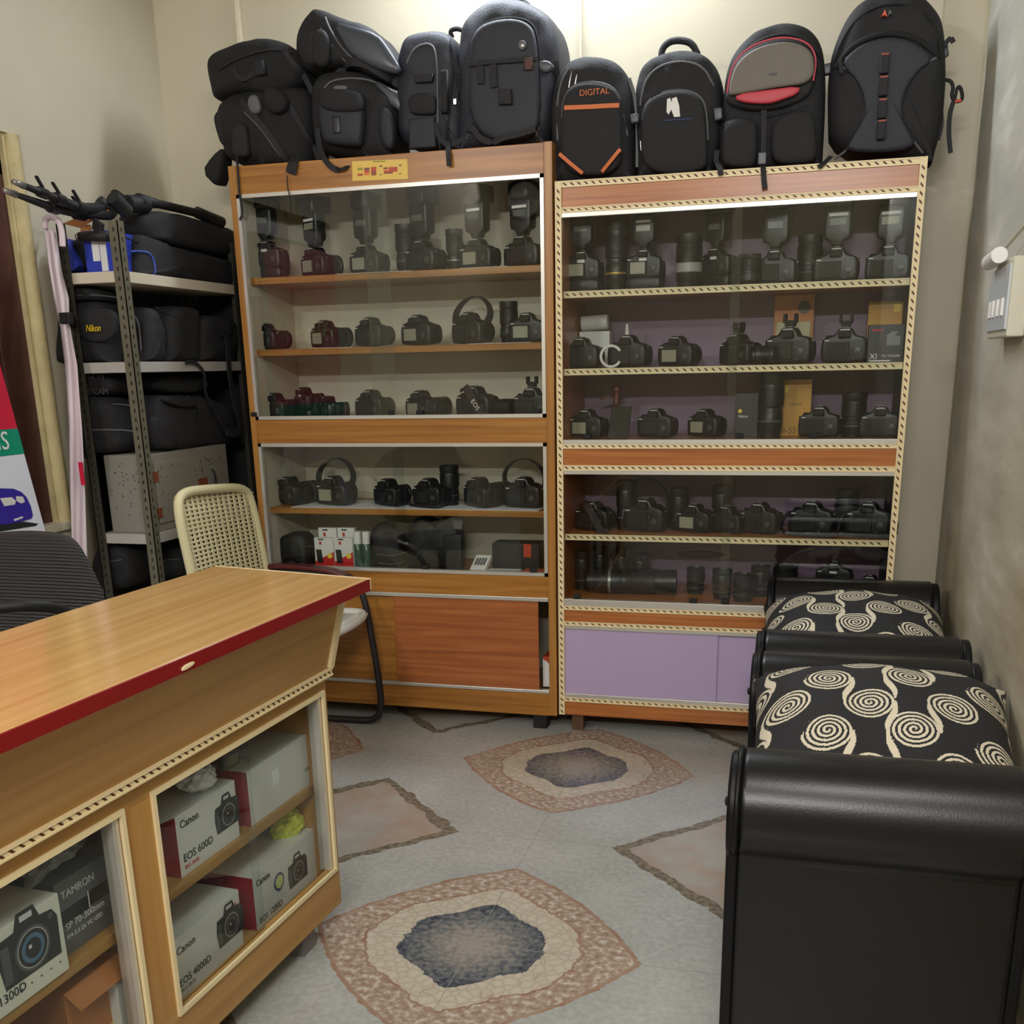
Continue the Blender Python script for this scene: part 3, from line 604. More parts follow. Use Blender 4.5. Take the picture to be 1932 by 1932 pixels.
bo = [V(p) for p in ((-2.03, 3.235, .44), (-2.055, 3.215, .72), (-2.075, 3.205, .93), (-2.085, 3.25, .985), (-2.085, 3.45, .975), (-2.085, 3.68, .955), (-2.08, 3.725, .905), (-2.06, 3.735, .70), (-2.03, 3.735, .44))]
MB().tube(chaikin(bo, 2, False), .017, 10).build('back_frame', cane, ch, smooth=True)
q = MB(); q.mi = 0
def bk(u, v_): return V((-2.03-.055*v_-.012*sin(pi*u), 3.235+.49*u-.022*v_*(1-2*u), .44+.53*v_-.028*u*v_))
for i in range(1, 30): u = i/30; q.tube([bk(u, v_/8)+V((.0025*(-1)**i, 0, 0)) for v_ in range(9)], .0042, 5)
for j in range(1, 33): v_ = j/33; q.tube([bk(u/8, v_)+V((.001, 0, 0)) for u in range(9)], .0048, 5)
q.build('woven_back', cane, ch, smooth=True)
so = [V(p) for p in ((-2.03, 3.25, .455), (-1.68, 3.245, .475), (-1.625, 3.27, .472), (-1.60, 3.49, .466), (-1.618, 3.70, .468), (-1.67, 3.73, .475), (-2.03, 3.725, .455))]
MB().tube(chaikin(so, 2, False), .016, 10).build('seat_frame', canew, ch, smooth=True)
q = MB()
for i in range(1, 27): y = 3.25+.475*i/27; q.tube([(-2.03, y, .452), (-1.82, y, .456), (-1.615, y, .47)], .0055, 5)
for i in range(1, 24): x = -2.03+.41*i/24; q.tube([(x, 3.25, .456+.012*i/24), (x, 3.72, .456+.012*i/24)], .0055, 5)
q.build('woven_seat', canew, ch, smooth=True)
# ================================================================ office chair behind the counter
oc = thing('office_chair', 'black moulded office chair with ribbed backrest behind the counter', 'chair', (-1.95, 2.15, 0))
ribm = mat('ribbed_black_mesh', (48, 47, 49), .6)
if 1:
    nt = ribm.node_tree; wv = nt.nodes.new('ShaderNodeTexWave'); wv.wave_type = 'RINGS'; wv.inputs['Scale'].default_value = 38; wv.inputs['Distortion'].default_value = .4
    tc = nt.nodes.new('ShaderNodeTexCoord'); mp = nt.nodes.new('ShaderNodeMapping'); mp.inputs['Location'].default_value = (.35, .2, -.1); bp = nt.nodes.new('ShaderNodeBump'); bp.inputs['Strength'].default_value = .7; bp.inputs['Distance'].default_value = .006
    nt.links.new(tc.outputs['Object'], mp.inputs[0]); nt.links.new(mp.outputs[0], wv.inputs['Vector']); nt.links.new(wv.outputs['Fac'], bp.inputs['Height']); nt.links.new(bp.outputs[0], nt.nodes['Principled BSDF'].inputs['Normal'])
q = MB(); pts = [Yp(x, y, 2.3) for x, y in ((-130, 1110), (-120, 1060), (-70, 1015), (0, 1003), (70, 1000), (130, 1008), (152, 1030), (170, 1065), (190, 1105), (205, 1150), (200, 1290), (-100, 1290))]
q.soft(pts, (.35, -.94, 0), .05, 3.5, 12); q.build('backrest', ribm, oc, smooth=True)
q = MB(); q.tube(chaikin([Yp(x, y, yy) for x, y, yy in ((-60, 1150, 2.0), (0, 1145, 2.03), (60, 1142, 2.08), (105, 1146, 2.15), (135, 1160, 2.22), (140, 1190, 2.26))], 2, False), .014, 10); q.build('armrest', blkm, oc, smooth=True)
MB().soft([(-2.2, 1.95, .46), (-1.72, 1.95, .46), (-1.70, 2.30, .46), (-2.2, 2.32, .46)], (0, 0, 1), .08, 4, 10).build('seat', ribm, oc, smooth=True)
MB().tube([(-1.95, 2.12, .06), (-1.95, 2.12, .42)], .025, 12).build('gas_lift', ctube, oc, smooth=2)
for i in range(5):
    a = i*2*pi/5; e = V((-1.95+.25*cos(a), 2.12+.25*sin(a), .05)); MB().tube([(-1.95, 2.12, .09), e], [.022, .014], 8).build('base_arm', blkm, oc, smooth=2); MB().lathe([(.024, -.015), (.024, .015)], (e.x, e.y, .024), (sin(a), -cos(a), 0), 12).build('castor', rub, oc, smooth=2)
# ================================================================ bags on top of the cabinets
fab = mat('black_nylon', (30, 30, 33), .8, bump=.25, bs=220); fabb = mat('blue_black_nylon', (36, 38, 48), .62, bump=.2, bs=220)
fabd = mat('deep_black_canvas', (24, 24, 26), .85, bump=.3, bs=160); web = mat('black_webbing', (30, 30, 34), .7, bump=.3, bs=300)
pip = mat('grey_piping', (92, 92, 94), .6); shiny = mat('grey_sheen_faux_leather', (64, 68, 76), .3); orange = mat('orange_trim', (206, 112, 62), .6)  # shiny: tube sheen on a glossy black lid, put into the grey base
def Z1(l): return [(380+x/2.841, y/2.841) for x, y in l]
def Z2(l): return [(1020+x/2.118, y/2.118) for x, y in l]
class Bag:
    def __init__(s, name, label, cat, px, yc, d, m, N=4, zmin=None, n=(0, -1, 0), group=None, sm=2, P=None):
        s.P = P or Yp; s.yc = yc; s.n = V(n); s.sg = -1 if P is None else 1; s.yf = yc+s.sg*d/2
        pts = [s.P(x, y, yc) for x, y in px]
        if zmin:
            pts = [V((p.x, p.y, max(p.z, zmin))) for p in pts]; lo = [p for p in pts if p.z < zmin+.03]; o_ = []
            for p in pts: o_ += [p]*(2 if p.z < zmin+.03 and p in (min(lo, key=lambda k: s.P is Yp and k.x or k.y), max(lo, key=lambda k: s.P is Yp and k.x or k.y)) else 1)
            for p in lo: p.z = zmin
            pts = o_
        c = sum(pts, V())/len(pts); s.zm = zmin
        s.t = thing(name, label, cat, (c.x, c.y, min(p.z for p in pts)), group=group)
        q = MB().soft(pts, n, d, N, 20, sm); s.S = q.last
        for v in q.v:
            if not zmin or v.z > zmin+.012: v += s.n*(mnoise.noise(v*13)*.012+mnoise.noise(v*31)*.005); v.z += mnoise.noise(v*11+V((5, 5, 5)))*.006
        q.build('body', m, s.t, smooth=True)
    def path(s, px, lift=.002, k=6, smooth=2):
        pts = [s.P(x, y, s.yf) for x, y in px]
        if smooth: pts = chaikin(pts, smooth, False)
        out = []
        for a, b in zip(pts, pts[1:]): out += [a+(b-a)*(i/3) for i in range(3)]
        return [onsoft(s.S, p, lift) for p in out+[pts[-1]]]
    def seam(s, px, r, m, name='piping', smooth=2): return MB().tube(s.path(px, r*.3, smooth=smooth), r, 6).build(name, m, s.t, smooth=True)
    def strap(s, px, w_, m=None, name='strap', th=.004, lift=.003, smooth=2):
        P = s.path(px, lift, smooth=smooth); return MB().ribbon(P, w_, th, [(P[min(i+1, len(P)-1)]-P[max(i-1, 0)]).cross(s.n) for i in range(len(P))]).build(name, m or web, s.t, bevel=.001)
    def pad(s, px, d, m, name='pocket', off=.25, N=4, sm=2, par=None):
        f = s.yf+s.sg*d*off
        if len(px) == 4: sm = 0; N = max(N, 7)
        pts = [s.P(x, y, f) for x, y in px]
        if s.zm: pts = [V((p.x, p.y, max(p.z, s.zm))) for p in pts]
        # sink each pad to the local surface height
        c = sum(pts, V())/len(pts); dep = (onsoft(s.S, c, 0)-c).dot(s.n)+d*off; pts = [p+s.n*(dep*.85) for p in pts]
        return MB().soft(pts, s.n, d, N, 10, sm).build(name, m, par or s.t, smooth=True)
def front_strap(t, px, y, w_, name='hanging_strap', m=None, side=(1, 0, 0)):
    ys = y if isinstance(y, (list, tuple)) else [y]*len(px)
    return MB().ribbon(chaikin([Yp(a, b, c) for (a, b), c in zip(px, ys)], 2, False), w_, .004, side).build(name, m or web, t, bevel=.001)
ZL1, ZR1 = 2.1025, 1.9765
b1 = Bag('camera_bag', 'bulky black canvas bag at the left end of the teak showcase top, beneath another bag', 'bag', Z1([(140, 560), (300, 500), (520, 470), (640, 500), (650, 700), (640, 880), (400, 900), (190, 890), (160, 800), (125, 700)]), 4.02, .26, fabd, zmin=ZL1)
b1.pad(Z1([(68, 610), (150, 570), (210, 590), (190, 700), (190, 760), (120, 800), (85, 700)]), .07, fab, 'side_pocket', -.6)
b1.pad(Z1([(165, 670), (245, 652), (262, 800), (255, 840), (190, 845), (170, 820)]), .04, fab, 'pouch')
b1.strap(Z1([(205, 530), (300, 640), (380, 740), (450, 860)]), .022); b1.pad(Z1([(330, 480), (420, 470), (480, 560), (420, 620), (350, 590)]), .05, fabd, 'fold'); b1.seam(Z1([(230, 600), (330, 700), (420, 840)]), .003, pip)
MB().soft([Yp(x, y, 3.97) for x, y in Z1([(20, 930), (80, 840), (140, 790), (146, 850), (134, 940), (105, 1015)])], (0, -1, 0), .09, 4, 10, 1).build('hanging_flap', fabd, b1.t, smooth=True)
front_strap(b1.t, Z1([(188, 830), (192, 880), (198, 960), (203, 1040), (225, 1140), (205, 1180)]), [3.88, 3.829, 3.829, 3.826, 3.826, 3.826], .008)
front_strap(b1.t, Z1([(510, 840), (490, 875), (478, 930)]), [3.86, 3.825, 3.825], .04, 'hanging_corner')
front_strap(b1.t, Z1([(460, 940), (460, 1000), (480, 1075), (478, 1130), (478, 1180)]), 3.822, .0035, 'cord')
b0 = Bag('camera_bag', 'floppy black canvas bag piled on the bag at the left end of the showcase top', 'bag', Z1([(75, 370), (95, 330), (220, 270), (330, 230), (410, 225), (500, 255), (565, 310), (600, 400), (560, 480), (430, 560), (300, 510), (150, 560), (110, 550), (90, 460)]), 4.0, .24, fabd)
b0.seam(Z1([(85, 375), (220, 300), (420, 250), (540, 300)]), .004, fab); b0.strap(Z1([(180, 370), (190, 410), (230, 430), (320, 370)]), .018, fab); b0.pad(Z1([(290, 330), (335, 325), (345, 400), (300, 410)]), .03, fab, 'pouch')
b0.strap(Z1([(420, 250), (470, 320), (520, 400), (560, 480)]), .02)
b3 = Bag('camera_bag', 'squat black camera bag with buckled front pocket, above the yellow sticker', 'bag', Z1([(632, 470), (700, 405), (880, 400), (960, 430), (1085, 540), (1095, 640), (1075, 830), (950, 850), (690, 850), (650, 800), (636, 600)]), 4.02, .26, fab, zmin=ZL1)
b3.pad(Z1([(632, 490), (700, 480), (850, 490), (880, 540), (870, 760), (850, 792), (680, 775), (652, 740), (635, 600)]), .06, fabb); b3.pad(Z1([(634, 490), (700, 478), (860, 488), (878, 560), (860, 610), (640, 600)]), .055, fab, 'pocket_flap', .6)
b3.pad(Z1([(895, 408), (980, 445), (1090, 540), (1085, 610), (1000, 560), (940, 500)]), .03, shiny, 'glossy_lid'); b3.pad(Z1([(708, 460), (788, 458), (785, 488), (740, 500), (712, 485)]), .03, pip, 'handle', .9)
b3.pad(Z1([(705, 625), (745, 625), (750, 715), (710, 718)]), .02, blk, 'buckle', 2.0, sm=1); b3.strap(Z1([(715, 560), (725, 640), (735, 770)]), .02, lift=.035); b3.pad(Z1([(950, 560), (1010, 590), (1030, 700), (1020, 800), (970, 790), (945, 700)]), .05, fabb, 'side_pocket')
front_strap(b3.t, Z1([(622, 690), (630, 780), (660, 860), (715, 912), (770, 905), (805, 870)]), [3.87, 3.86, 3.828, 3.822, 3.825, 3.86], .02)
b2 = Bag('camera_bag', 'black camera bag with lid of painted grey sheen lying tilted on top of another bag', 'bag', Z1([(562, 320), (570, 210), (600, 140), (655, 85), (700, 95), (830, 135), (960, 178), (1010, 240), (1085, 360), (1085, 420), (1070, 490), (960, 440), (860, 395), (700, 400), (630, 420), (590, 390)]), 4.03, .27, fab, 5)
b2.pad(Z1([(705, 115), (830, 145), (950, 185), (1000, 250), (1072, 365), (1060, 400), (960, 380), (810, 305), (760, 230)]), .04, shiny, 'glossy_lid', sm=1); b2.seam(Z1([(660, 90), (700, 180), (790, 305), (960, 400), (1075, 430)]), .004, pip)
b2.seam(Z1([(640, 150), (680, 220), (770, 330)]), .003, pip); b2.strap(Z1([(690, 390), (760, 330), (870, 335), (980, 400), (1070, 455)]), .028, th=.006, lift=.006); b2.strap(Z1([(610, 170), (600, 260), (640, 350)]), .03)
b4 = Bag('backpack', 'narrow upright blue black backpack left of the tallest pack on the teak showcase', 'bag', Z1([(1100, 820), (1094, 600), (1093, 350), (1125, 245), (1180, 210), (1330, 190), (1400, 245), (1435, 380), (1450, 600), (1445, 810)]), 4.03, .26, fabb, 5, zmin=ZL1)
b4.pad(Z1([(1110, 505), (1255, 495), (1262, 600), (1240, 618), (1130, 615), (1115, 590)]), .03, fab); b4.pad(Z1([(1140, 405), (1248, 395), (1240, 440), (1150, 446)]), .02, web, 'tab'); b4.pad(Z1([(1115, 640), (1250, 625), (1262, 790), (1115, 800)]), .035, fabb)
b4.seam(Z1([(1100, 340), (1140, 250), (1240, 225), (1265, 340), (1268, 600), (1262, 790)]), .004, pip); b4.seam(Z1([(1320, 200), (1350, 320), (1330, 600), (1310, 760)]), .005, fab)
b4.strap(Z1([(1375, 240), (1400, 330), (1360, 430), (1385, 520), (1370, 620)]), .022, fab)
front_strap(b4.t, Z1([(1262, 655), (1262, 710), (1290, 765), (1340, 780), (1385, 755), (1410, 740)]), 3.84, .016); front_strap(b4.t, Z1([(1320, 775), (1325, 830), (1328, 890)]), [3.84, 3.822, 3.82], .018)
MB().tube(chaikin([Yp(x, y, 4.0) for x, y in Z1([(1345, 200), (1330, 165), (1370, 150), (1415, 170), (1400, 215)])], 2, False), .008, 8).build('handle', web, b4.t, smooth=True)
b5 = Bag('backpack', 'tall blue black backpack with oval badge, tallest on the teak showcase', 'bag', [(880, 285), (878, 180), (880, 80), (900, 38), (940, 15), (985, 10), (1030, 28), (1056, 52), (1067, 95), (1069, 150), (1062, 230), (1045, 285)], 4.04, .30, fabb, 5, zmin=ZL1)
b5.pad(Z1([(1440, 760), (1438, 260), (1470, 170), (1540, 120), (1660, 100), (1750, 120), (1800, 190), (1815, 500), (1812, 760)]), .045, fabb, 'front_panel', 0, 6); b5.seam(Z1([(1440, 240), (1480, 150), (1560, 105), (1660, 90), (1760, 110), (1805, 190), (1818, 500), (1812, 700)]), .004, fab)
q = MB(); c = Yp(*Z1([(1720, 243)])[0], b5.yf-.03); q.lathe([(0, 0), (.0145, 0), (.0145, .004), (.0118, .006), (.011, .004), (0, .004)], c, (0, -1, 0), 24); q.mi = 1; q.lathe([(0, .004), (.006, .0045), (0, .006)], c, (0, -1, 0), 16); q.build('oval_badge', [pip, chrome], b5.t, smooth=2)
for l in ([(1505, 330), (1510, 460)], [(1755, 310), (1755, 385)], [(1575, 335), (1580, 480)]): b5.strap(Z1(l), .026, lift=.03, smooth=0)
b5.strap(Z1([(1440, 360), (1560, 345), (1700, 335), (1815, 325)]), .014, lift=.033); b5.pad(Z1([(1592, 480), (1662, 478), (1666, 560), (1596, 562)]), .02, web, 'tab', 1.6, sm=1)
b5.seam(Z1([(1800, 590), (1795, 680), (1785, 750)]), .003, chrome, 'zip_pull'); b5.seam(Z1([(1420, 700), (1600, 735), (1800, 730)]), .004, fab)
b5.strap([(1044, 110), (1048, 160), (1060, 200), (1050, 260)], .02, lift=.004); b5.pad([(1014, 116), (1032, 112), (1046, 124), (1034, 138), (1018, 134)], .03, mat('grey_buckle', (70, 74, 80), .4), 'buckle', 1.2, sm=1)
MB().tube(chaikin([Yp(x, y, 4.0) for x, y in ((938, 22), (948, 5), (970, -1), (992, 4), (1002, 20))], 2, False), .009, 8).build('handle', web, b5.t, smooth=True)
front_strap(b5.t, Z1([(1450, 680), (1490, 740), (1560, 770), (1620, 735), (1700, 720), (1790, 690)]), 3.86, .02)
# ---- right showcase
def zlogo(t, S, s_, px, size, m): return text(s_, size, onsoft(S.S, S.P(*px, S.yf), .02), (1, 0, 0), (0, 0, 1), m, t, 'lettering')
r1 = Bag('backpack', 'small black backpack with orange trim and DIGITAL lettering', 'bag', Z2([(62, 735), (58, 500), (62, 400), (90, 310), (130, 262), (200, 243), (290, 253), (350, 300), (383, 380), (388, 560), (385, 720)]), 3.99, .22, fab, 5, zmin=ZR1)
r1.pad(Z2([(85, 705), (84, 500), (90, 400), (120, 348), (180, 330), (260, 337), (315, 372), (325, 500), (328, 700)]), .03, fab, 'front_panel', .2, 6)
r1.seam(Z2([(85, 470), (90, 400), (120, 345), (180, 326), (260, 333), (305, 365), (325, 440), (345, 540)]), .004, pip); r1.seam(Z2([(110, 270), (80, 320), (62, 420), (66, 560)]), .004, pip)
for l, w_ in (([(100, 437), (210, 433), (318, 426)], .014), ([(84, 622), (130, 662), (174, 698)], .012), ([(326, 604), (290, 648), (250, 692)], .012)): r1.strap(Z2(l), w_, orange, 'orange_band', lift=.024 if l[0][1] < 500 else .042, smooth=0)
p = r1.P(*Z2([(160, 391)])[0], r1.yf); text('DIGITAL', .0265, V((p.x, r1.yf-.024, p.z)), (1, 0, 0), (0, 0, 1), orange, r1.t, ext=.001, sx=1.02)
for x in (112, 136): r1.seam(Z2([(x+14, 275), (x+6, 310), (x, 350)]), .0035, chrome, 'zip_pull')
r1.seam(Z2([(104, 425), (106, 470), (104, 540)]), .0028, chrome, 'zip_pull')
MB().tube(chaikin([Yp(x, y, 3.99) for x, y in Z2([(160, 262), (175, 244), (280, 246), (296, 265)])], 2, False), .006, 8).build('handle', web, r1.t, smooth=True)
r2 = Bag('backpack', 'plain black backpack with arched pocket, white figure print and thick loop handle', 'bag', Z2([(398, 720), (392, 520), (386, 400), (400, 318), (440, 258), (510, 225), (600, 219), (670, 235), (715, 290), (735, 380), (728, 560), (700, 710)]), 4.0, .22, fab, 5, zmin=ZR1)
r2.pad(Z2([(405, 700), (402, 480), (420, 412), (480, 372), (570, 362), (630, 382), (658, 430), (668, 600), (665, 695)]), .04, fab, 'front_pocket', .2, 6); r2.seam(Z2([(405, 480), (420, 410), (480, 368), (570, 358), (635, 380), (662, 430), (668, 560)]), .005, pip)
r2.seam(Z2([(396, 420), (415, 320), (470, 262), (560, 240), (650, 262), (690, 340)]), .004, pip)
q = MB(); q.mi = 0
for poly in ([(510, 405), (522, 400), (530, 420), (528, 445), (516, 466), (508, 455)], [(530, 402), (548, 396), (558, 430), (562, 474), (538, 476), (528, 450)]): q.prism([V((p.x, r2.yf-.032, p.z)) for p in [Yp(*a, r2.yf) for a in Z2(poly)]], (0, .002, 0))
q.build('white_print', white, r2.t)
r2.strap(Z2([(495, 490), (550, 486), (605, 482)]), .003, mat('blue_thread', (50, 70, 120), .5), 'blue_tab', lift=.03, smooth=0); r2.seam(Z2([(397, 560), (400, 600)]), .003, chrome, 'zip_pull')
MB().tube(chaikin([Yp(x, y, 4.0) for x, y in Z2([(482, 245), (484, 195), (515, 165), (560, 160), (605, 172), (628, 218)])], 2, False), .011, 10).build('handle', web, r2.t, smooth=True)
r3 = Bag('backpack', 'black backpack with grey flap and red trim, two front pockets', 'bag', Z2([(722, 680), (718, 520), (735, 440), (742, 330), (765, 250), (820, 180), (880, 130), (960, 108), (1050, 120), (1108, 160), (1135, 240), (1140, 400), (1125, 670)]), 4.0, .23, fab, 5, zmin=ZR1)
gf = mat('taupe_nylon', (112, 106, 98), .6, bump=.2, bs=200); rn = mat('red_nylon', (190, 56, 72), .5)
r3.pad(Z2([(735, 395), (745, 370), (760, 280), (810, 215), (890, 172), (980, 155), (1075, 178), (1112, 235), (1100, 320), (1070, 400), (905, 452), (760, 430)]), .05, web, 'flap', .1, 6); r3.pad(Z2([(750, 372), (765, 285), (812, 222), (890, 182), (980, 166), (1065, 186), (1098, 240), (1085, 335), (940, 352), (760, 386)]), .03, gf, 'grey_panel', 1.35, 6)
r3.pad(Z2([(778, 378), (900, 362), (1038, 344), (1030, 376), (960, 402), (905, 418), (785, 408)]), .02, rn, 'red_panel', 2.4, 6, 1)
r3.strap(Z2([(748, 380), (762, 285), (812, 218), (890, 178), (980, 161), (1070, 182), (1104, 240), (1090, 335)]), .005, rn, 'red_piping', lift=.045)
p = Yp(*Z2([(928, 295)])[0], r3.yf-.055); MB().box((p.x-.012, p.y-.004, p.z-.003), (p.x+.012, p.y+.01, p.z+.003)).build('badge', pip, r3.t, bevel=.001)
r3.pad(Z2([(730, 482), (850, 472), (870, 505), (865, 650), (840, 674), (742, 668), (722, 640)]), .06, fab, 'left_pocket', .2, 5); r3.pad(Z2([(930, 462), (1085, 432), (1098, 505), (1110, 640), (1050, 658), (940, 658), (916, 600)]), .06, fab, 'right_pocket', .2, 5)
r3.seam(Z2([(735, 500), (745, 482), (850, 476), (866, 505), (862, 600)]), .003, pip); r3.seam(Z2([(925, 520), (950, 470), (1075, 440), (1090, 500)]), .003, pip)
front_strap(r3.t, Z2([(892, 440), (892, 560), (888, 640), (890, 690), (896, 755)]), [3.84, 3.842, 3.85, 3.819, 3.815], .017); c = Yp(*Z2([(886, 635)])[0], 3.835); MB().box((c.x-.013, c.y-.012, c.z-.018), (c.x+.013, c.y-.001, c.z+.018)).build('buckle', mat('grey_buckle', (70, 74, 80), .4), r3.t, bevel=.003)
front_strap(r3.t, Z2([(705, 600), (700, 645), (716, 672), (722, 700)]), [3.86, 3.85, 3.822, 3.818], .017)
r4 = Bag('backpack', 'largest black backpack with curved grey piping at the right end', 'bag', Z2([(1152, 640), (1146, 420), (1150, 290), (1180, 180), (1230, 80), (1310, 12), (1400, -8), (1500, 0), (1570, 55), (1602, 140), (1612, 300), (1604, 450), (1585, 560), (1560, 640)]), 4.02, .28, fab, 5, zmin=ZR1)
r4.seam(Z2([(1198, 262), (1240, 285), (1285, 350), (1303, 430), (1285, 520), (1235, 580), (1175, 625)]), .0045, pip); r4.seam(Z2([(1592, 222), (1520, 265), (1455, 340), (1430, 400), (1442, 480), (1480, 550), (1530, 605)]), .0045, pip)
r4.seam(Z2([(1180, 265), (1240, 185), (1330, 143), (1400, 133), (1480, 147), (1540, 182), (1592, 222)]), .009, fabd, 'arch_seam'); r4.seam(Z2([(1160, 280), (1200, 160), (1260, 70), (1340, 22), (1440, 10), (1530, 35), (1585, 110), (1603, 230)]), .004, fabd)
r4.pad(Z2([(1195, 255), (1260, 190), (1340, 155), (1400, 148), (1480, 160), (1580, 235), (1500, 290), (1440, 400), (1450, 500), (1520, 605), (1190, 615), (1280, 530), (1300, 430), (1270, 330)]), .03, fabb, 'front_panel', .05, 6)
for y in (258, 348, 438, 522):
    c = Yp(*Z2([(1374-(y-258)*.05, y)])[0], r4.yf-.02); MB().box((c.x-.0135, c.y-.016, c.z-.027), (c.x+.0135, c.y+.01, c.z+.027)).build('daisy_loop', web, r4.t, bevel=.004); MB().box((c.x-.011, c.y-.017, c.z+.023), (c.x+.011, c.y, c.z+.028)).build('loop_stitching', mat('rust_thread', (150, 70, 50), .6), r4.t)
c = Yp(*Z2([(1385, 55)])[0], r4.yf-.012); q = MB(); q.prism([(c.x-.018, c.y, c.z-.008), (c.x-.007, c.y, c.z+.013), (c.x+.001, c.y, c.z-.008), (c.x-.005, c.y, c.z-.003), (c.x-.012, c.y, c.z-.003)], (0, .012, 0)); q.mi = 1; q.prism([(c.x+.002, c.y, c.z-.007), (c.x+.006, c.y, c.z+.012), (c.x+.018, c.y, c.z-.006), (c.x+.010, c.y, c.z+.002)], (0, .012, 0)); q.build('triangle_badge', [mat('vermilion_badge', (212, 78, 44), .5), pip], r4.t)
gb = mat('grey_buckle', (70, 74, 80), .4)
for l, w_ in (([(1125, 245), (1160, 238), (1168, 280), (1130, 288)], .03), ([(1606, 165), (1632, 160), (1638, 205), (1605, 228)], .03)): r4.pad(Z2(l), w_, gb, 'buckle', -1.0, sm=1)
front_strap(r4.t, Z2([(1600, 190), (1625, 165), (1640, 150), (1650, 170)]), 3.92, .014); front_strap(r4.t, Z2([(1196, 235), (1200, 262), (1202, 292)]), 3.86, .012)
MB().tube(chaikin([Yp(x, y, 3.95) for x, y in Z2([(1606, 318), (1640, 322), (1650, 350), (1640, 385), (1660, 408), (1688, 400), (1680, 350), (1665, 345), (1655, 395)])], 2, False), .0055, 6).build('side_strap', web, r4.t, smooth=True)
front_strap(r4.t, Z2([(1652, 400), (1635, 450), (1630, 530), (1638, 612)]), 3.95, .014); c = Yp(*Z2([(1668, 405)])[0], 3.945); MB().box((c.x-.010, c.y-.008, c.z-.004), (c.x+.010, c.y+.002, c.z+.004)).build('red_clip', mat('red_clip', (200, 60, 40), .5), r4.t, bevel=.002)
front_strap(r4.t, Z2([(1160, 625), (1130, 655), (1108, 668)]), [3.85, 3.82, 3.816], .014); front_strap(r4.t, Z2([(1598, 440), (1602, 500), (1585, 560)]), 3.93, .016)
# yellow sticker
st = thing('sticker', 'yellow printed sticker on the top rail of the teak showcase', 'sticker', (Yp(716, 330).x, D, 2.01)); Z3 = lambda x, y: (600+x/6.44, 250+y/6.44)
def sp(x, y, dy=0): return Yp(*Z3(x, y), D+.0016-dy)
q = MB(); q.prism([sp(415, 350), sp(1085, 322), sp(1095, 565), sp(420, 590)], (0, -.001, 0)); q.build('paper', mat('yellow_sticker', (226, 190, 86), .4), st)
q = MB(); pal = [(150, 150, 60), (176, 90, 52), (224, 120, 60), (190, 80, 60), (150, 80, 50), (100, 90, 90)]; 
for i, c in enumerate(pal): q.mi = i; 
for (x0, y0, x1, y1, i) in ((480, 430, 545, 462, 0), (480, 500, 545, 530, 1), (562, 430, 625, 450, 5), (562, 450, 625, 492, 3), (562, 495, 625, 520, 2), (645, 420, 708, 470, 3), (645, 470, 708, 522, 4), (795, 425, 850, 450, 4), (800, 460, 965, 480, 3), (800, 480, 910, 502, 4), (860, 420, 965, 460, 3), (745, 402, 780, 418, 5), (980, 392, 1015, 408, 5), (748, 505, 782, 522, 0), (982, 492, 1016, 508, 0), (670, 345, 820, 362, 0)): q.mi = i; q.prism([sp(x0, y0, .001), sp(x1, y0-3, .001), sp(x1, y1-3, .001), sp(x0, y1, .001)], (0, -.0003, 0))
q.build('printed_marks', [mat('sticker_ink', c, .5) if False else mat('sticker_ink_%s' % n_, c, .5) for c, n_ in zip(pal, ('olive', 'rust', 'orange', 'red', 'brown', 'grey'))], st)
# more straps, seams and buckles on the left bags
gb = mat('grey_buckle', (70, 74, 80), .4)
b5.seam(Z1([(1450, 620), (1600, 640), (1800, 610)]), .003, fab); b5.pad(Z1([(1735, 312), (1775, 310), (1775, 375), (1735, 378)]), .02, mat('rust_webbing', (84, 58, 52), .7), 'tab', 1.4)
b4.pad(Z1([(1285, 380), (1320, 375), (1322, 600), (1290, 610)]), .03, fab, 'side_strap', .8); b4.strap(Z1([(1345, 330), (1380, 430), (1350, 520), (1390, 600), (1400, 700)]), .02, web, 'shoulder_strap', .01)
for x, y in ((1408, 380), (1358, 545)): c = onsoft(b4.S, b4.P(*Z1([(x, y)])[0], b4.yf), .012); MB().box((c.x-.006, c.y-.003, c.z-.010), (c.x+.006, c.y+.003, c.z+.010)).build('metal_ring', chrome, b4.t, bevel=.002)
b1.strap(Z1([(470, 560), (520, 660), (560, 760), (590, 840)]), .02, web, 'strap', .006); b1.pad(Z1([(250, 520), (300, 500), (330, 590), (290, 620), (255, 590)]), .03, pip, 'grey_fold', .2); b1.seam(Z1([(200, 620), (260, 700), (270, 850)]), .003, fab)
b2.pad(Z1([(600, 180), (650, 150), (690, 200), (700, 330), (640, 370), (600, 320)]), .04, fab, 'side_pocket', .2); b3.seam(Z1([(655, 470), (700, 420), (880, 412), (950, 450), (1060, 540)]), .004, pip)
r1.strap(Z2([(345, 300), (372, 380), (380, 520), (378, 660)]), .012, pip, 'side_strap', .004); r1.seam(Z2([(92, 470), (200, 462), (318, 455)]), .0025, pip); r1.pad(Z2([(352, 450), (384, 445), (388, 480), (356, 486)]), .03, gb, 'buckle', 1.5)
r2.seam(Z2([(410, 580), (470, 575), (560, 580), (655, 570)]), .0025, web); r2.pad(Z2([(690, 430), (722, 425), (726, 470), (694, 480)]), .03, gb, 'buckle', 1.0)
r3.seam(Z2([(880, 455), (905, 470), (1075, 420)]), .004, web); r3.seam(Z2([(800, 240), (850, 170), (960, 130), (1060, 150), (1120, 220)]), .005, web)
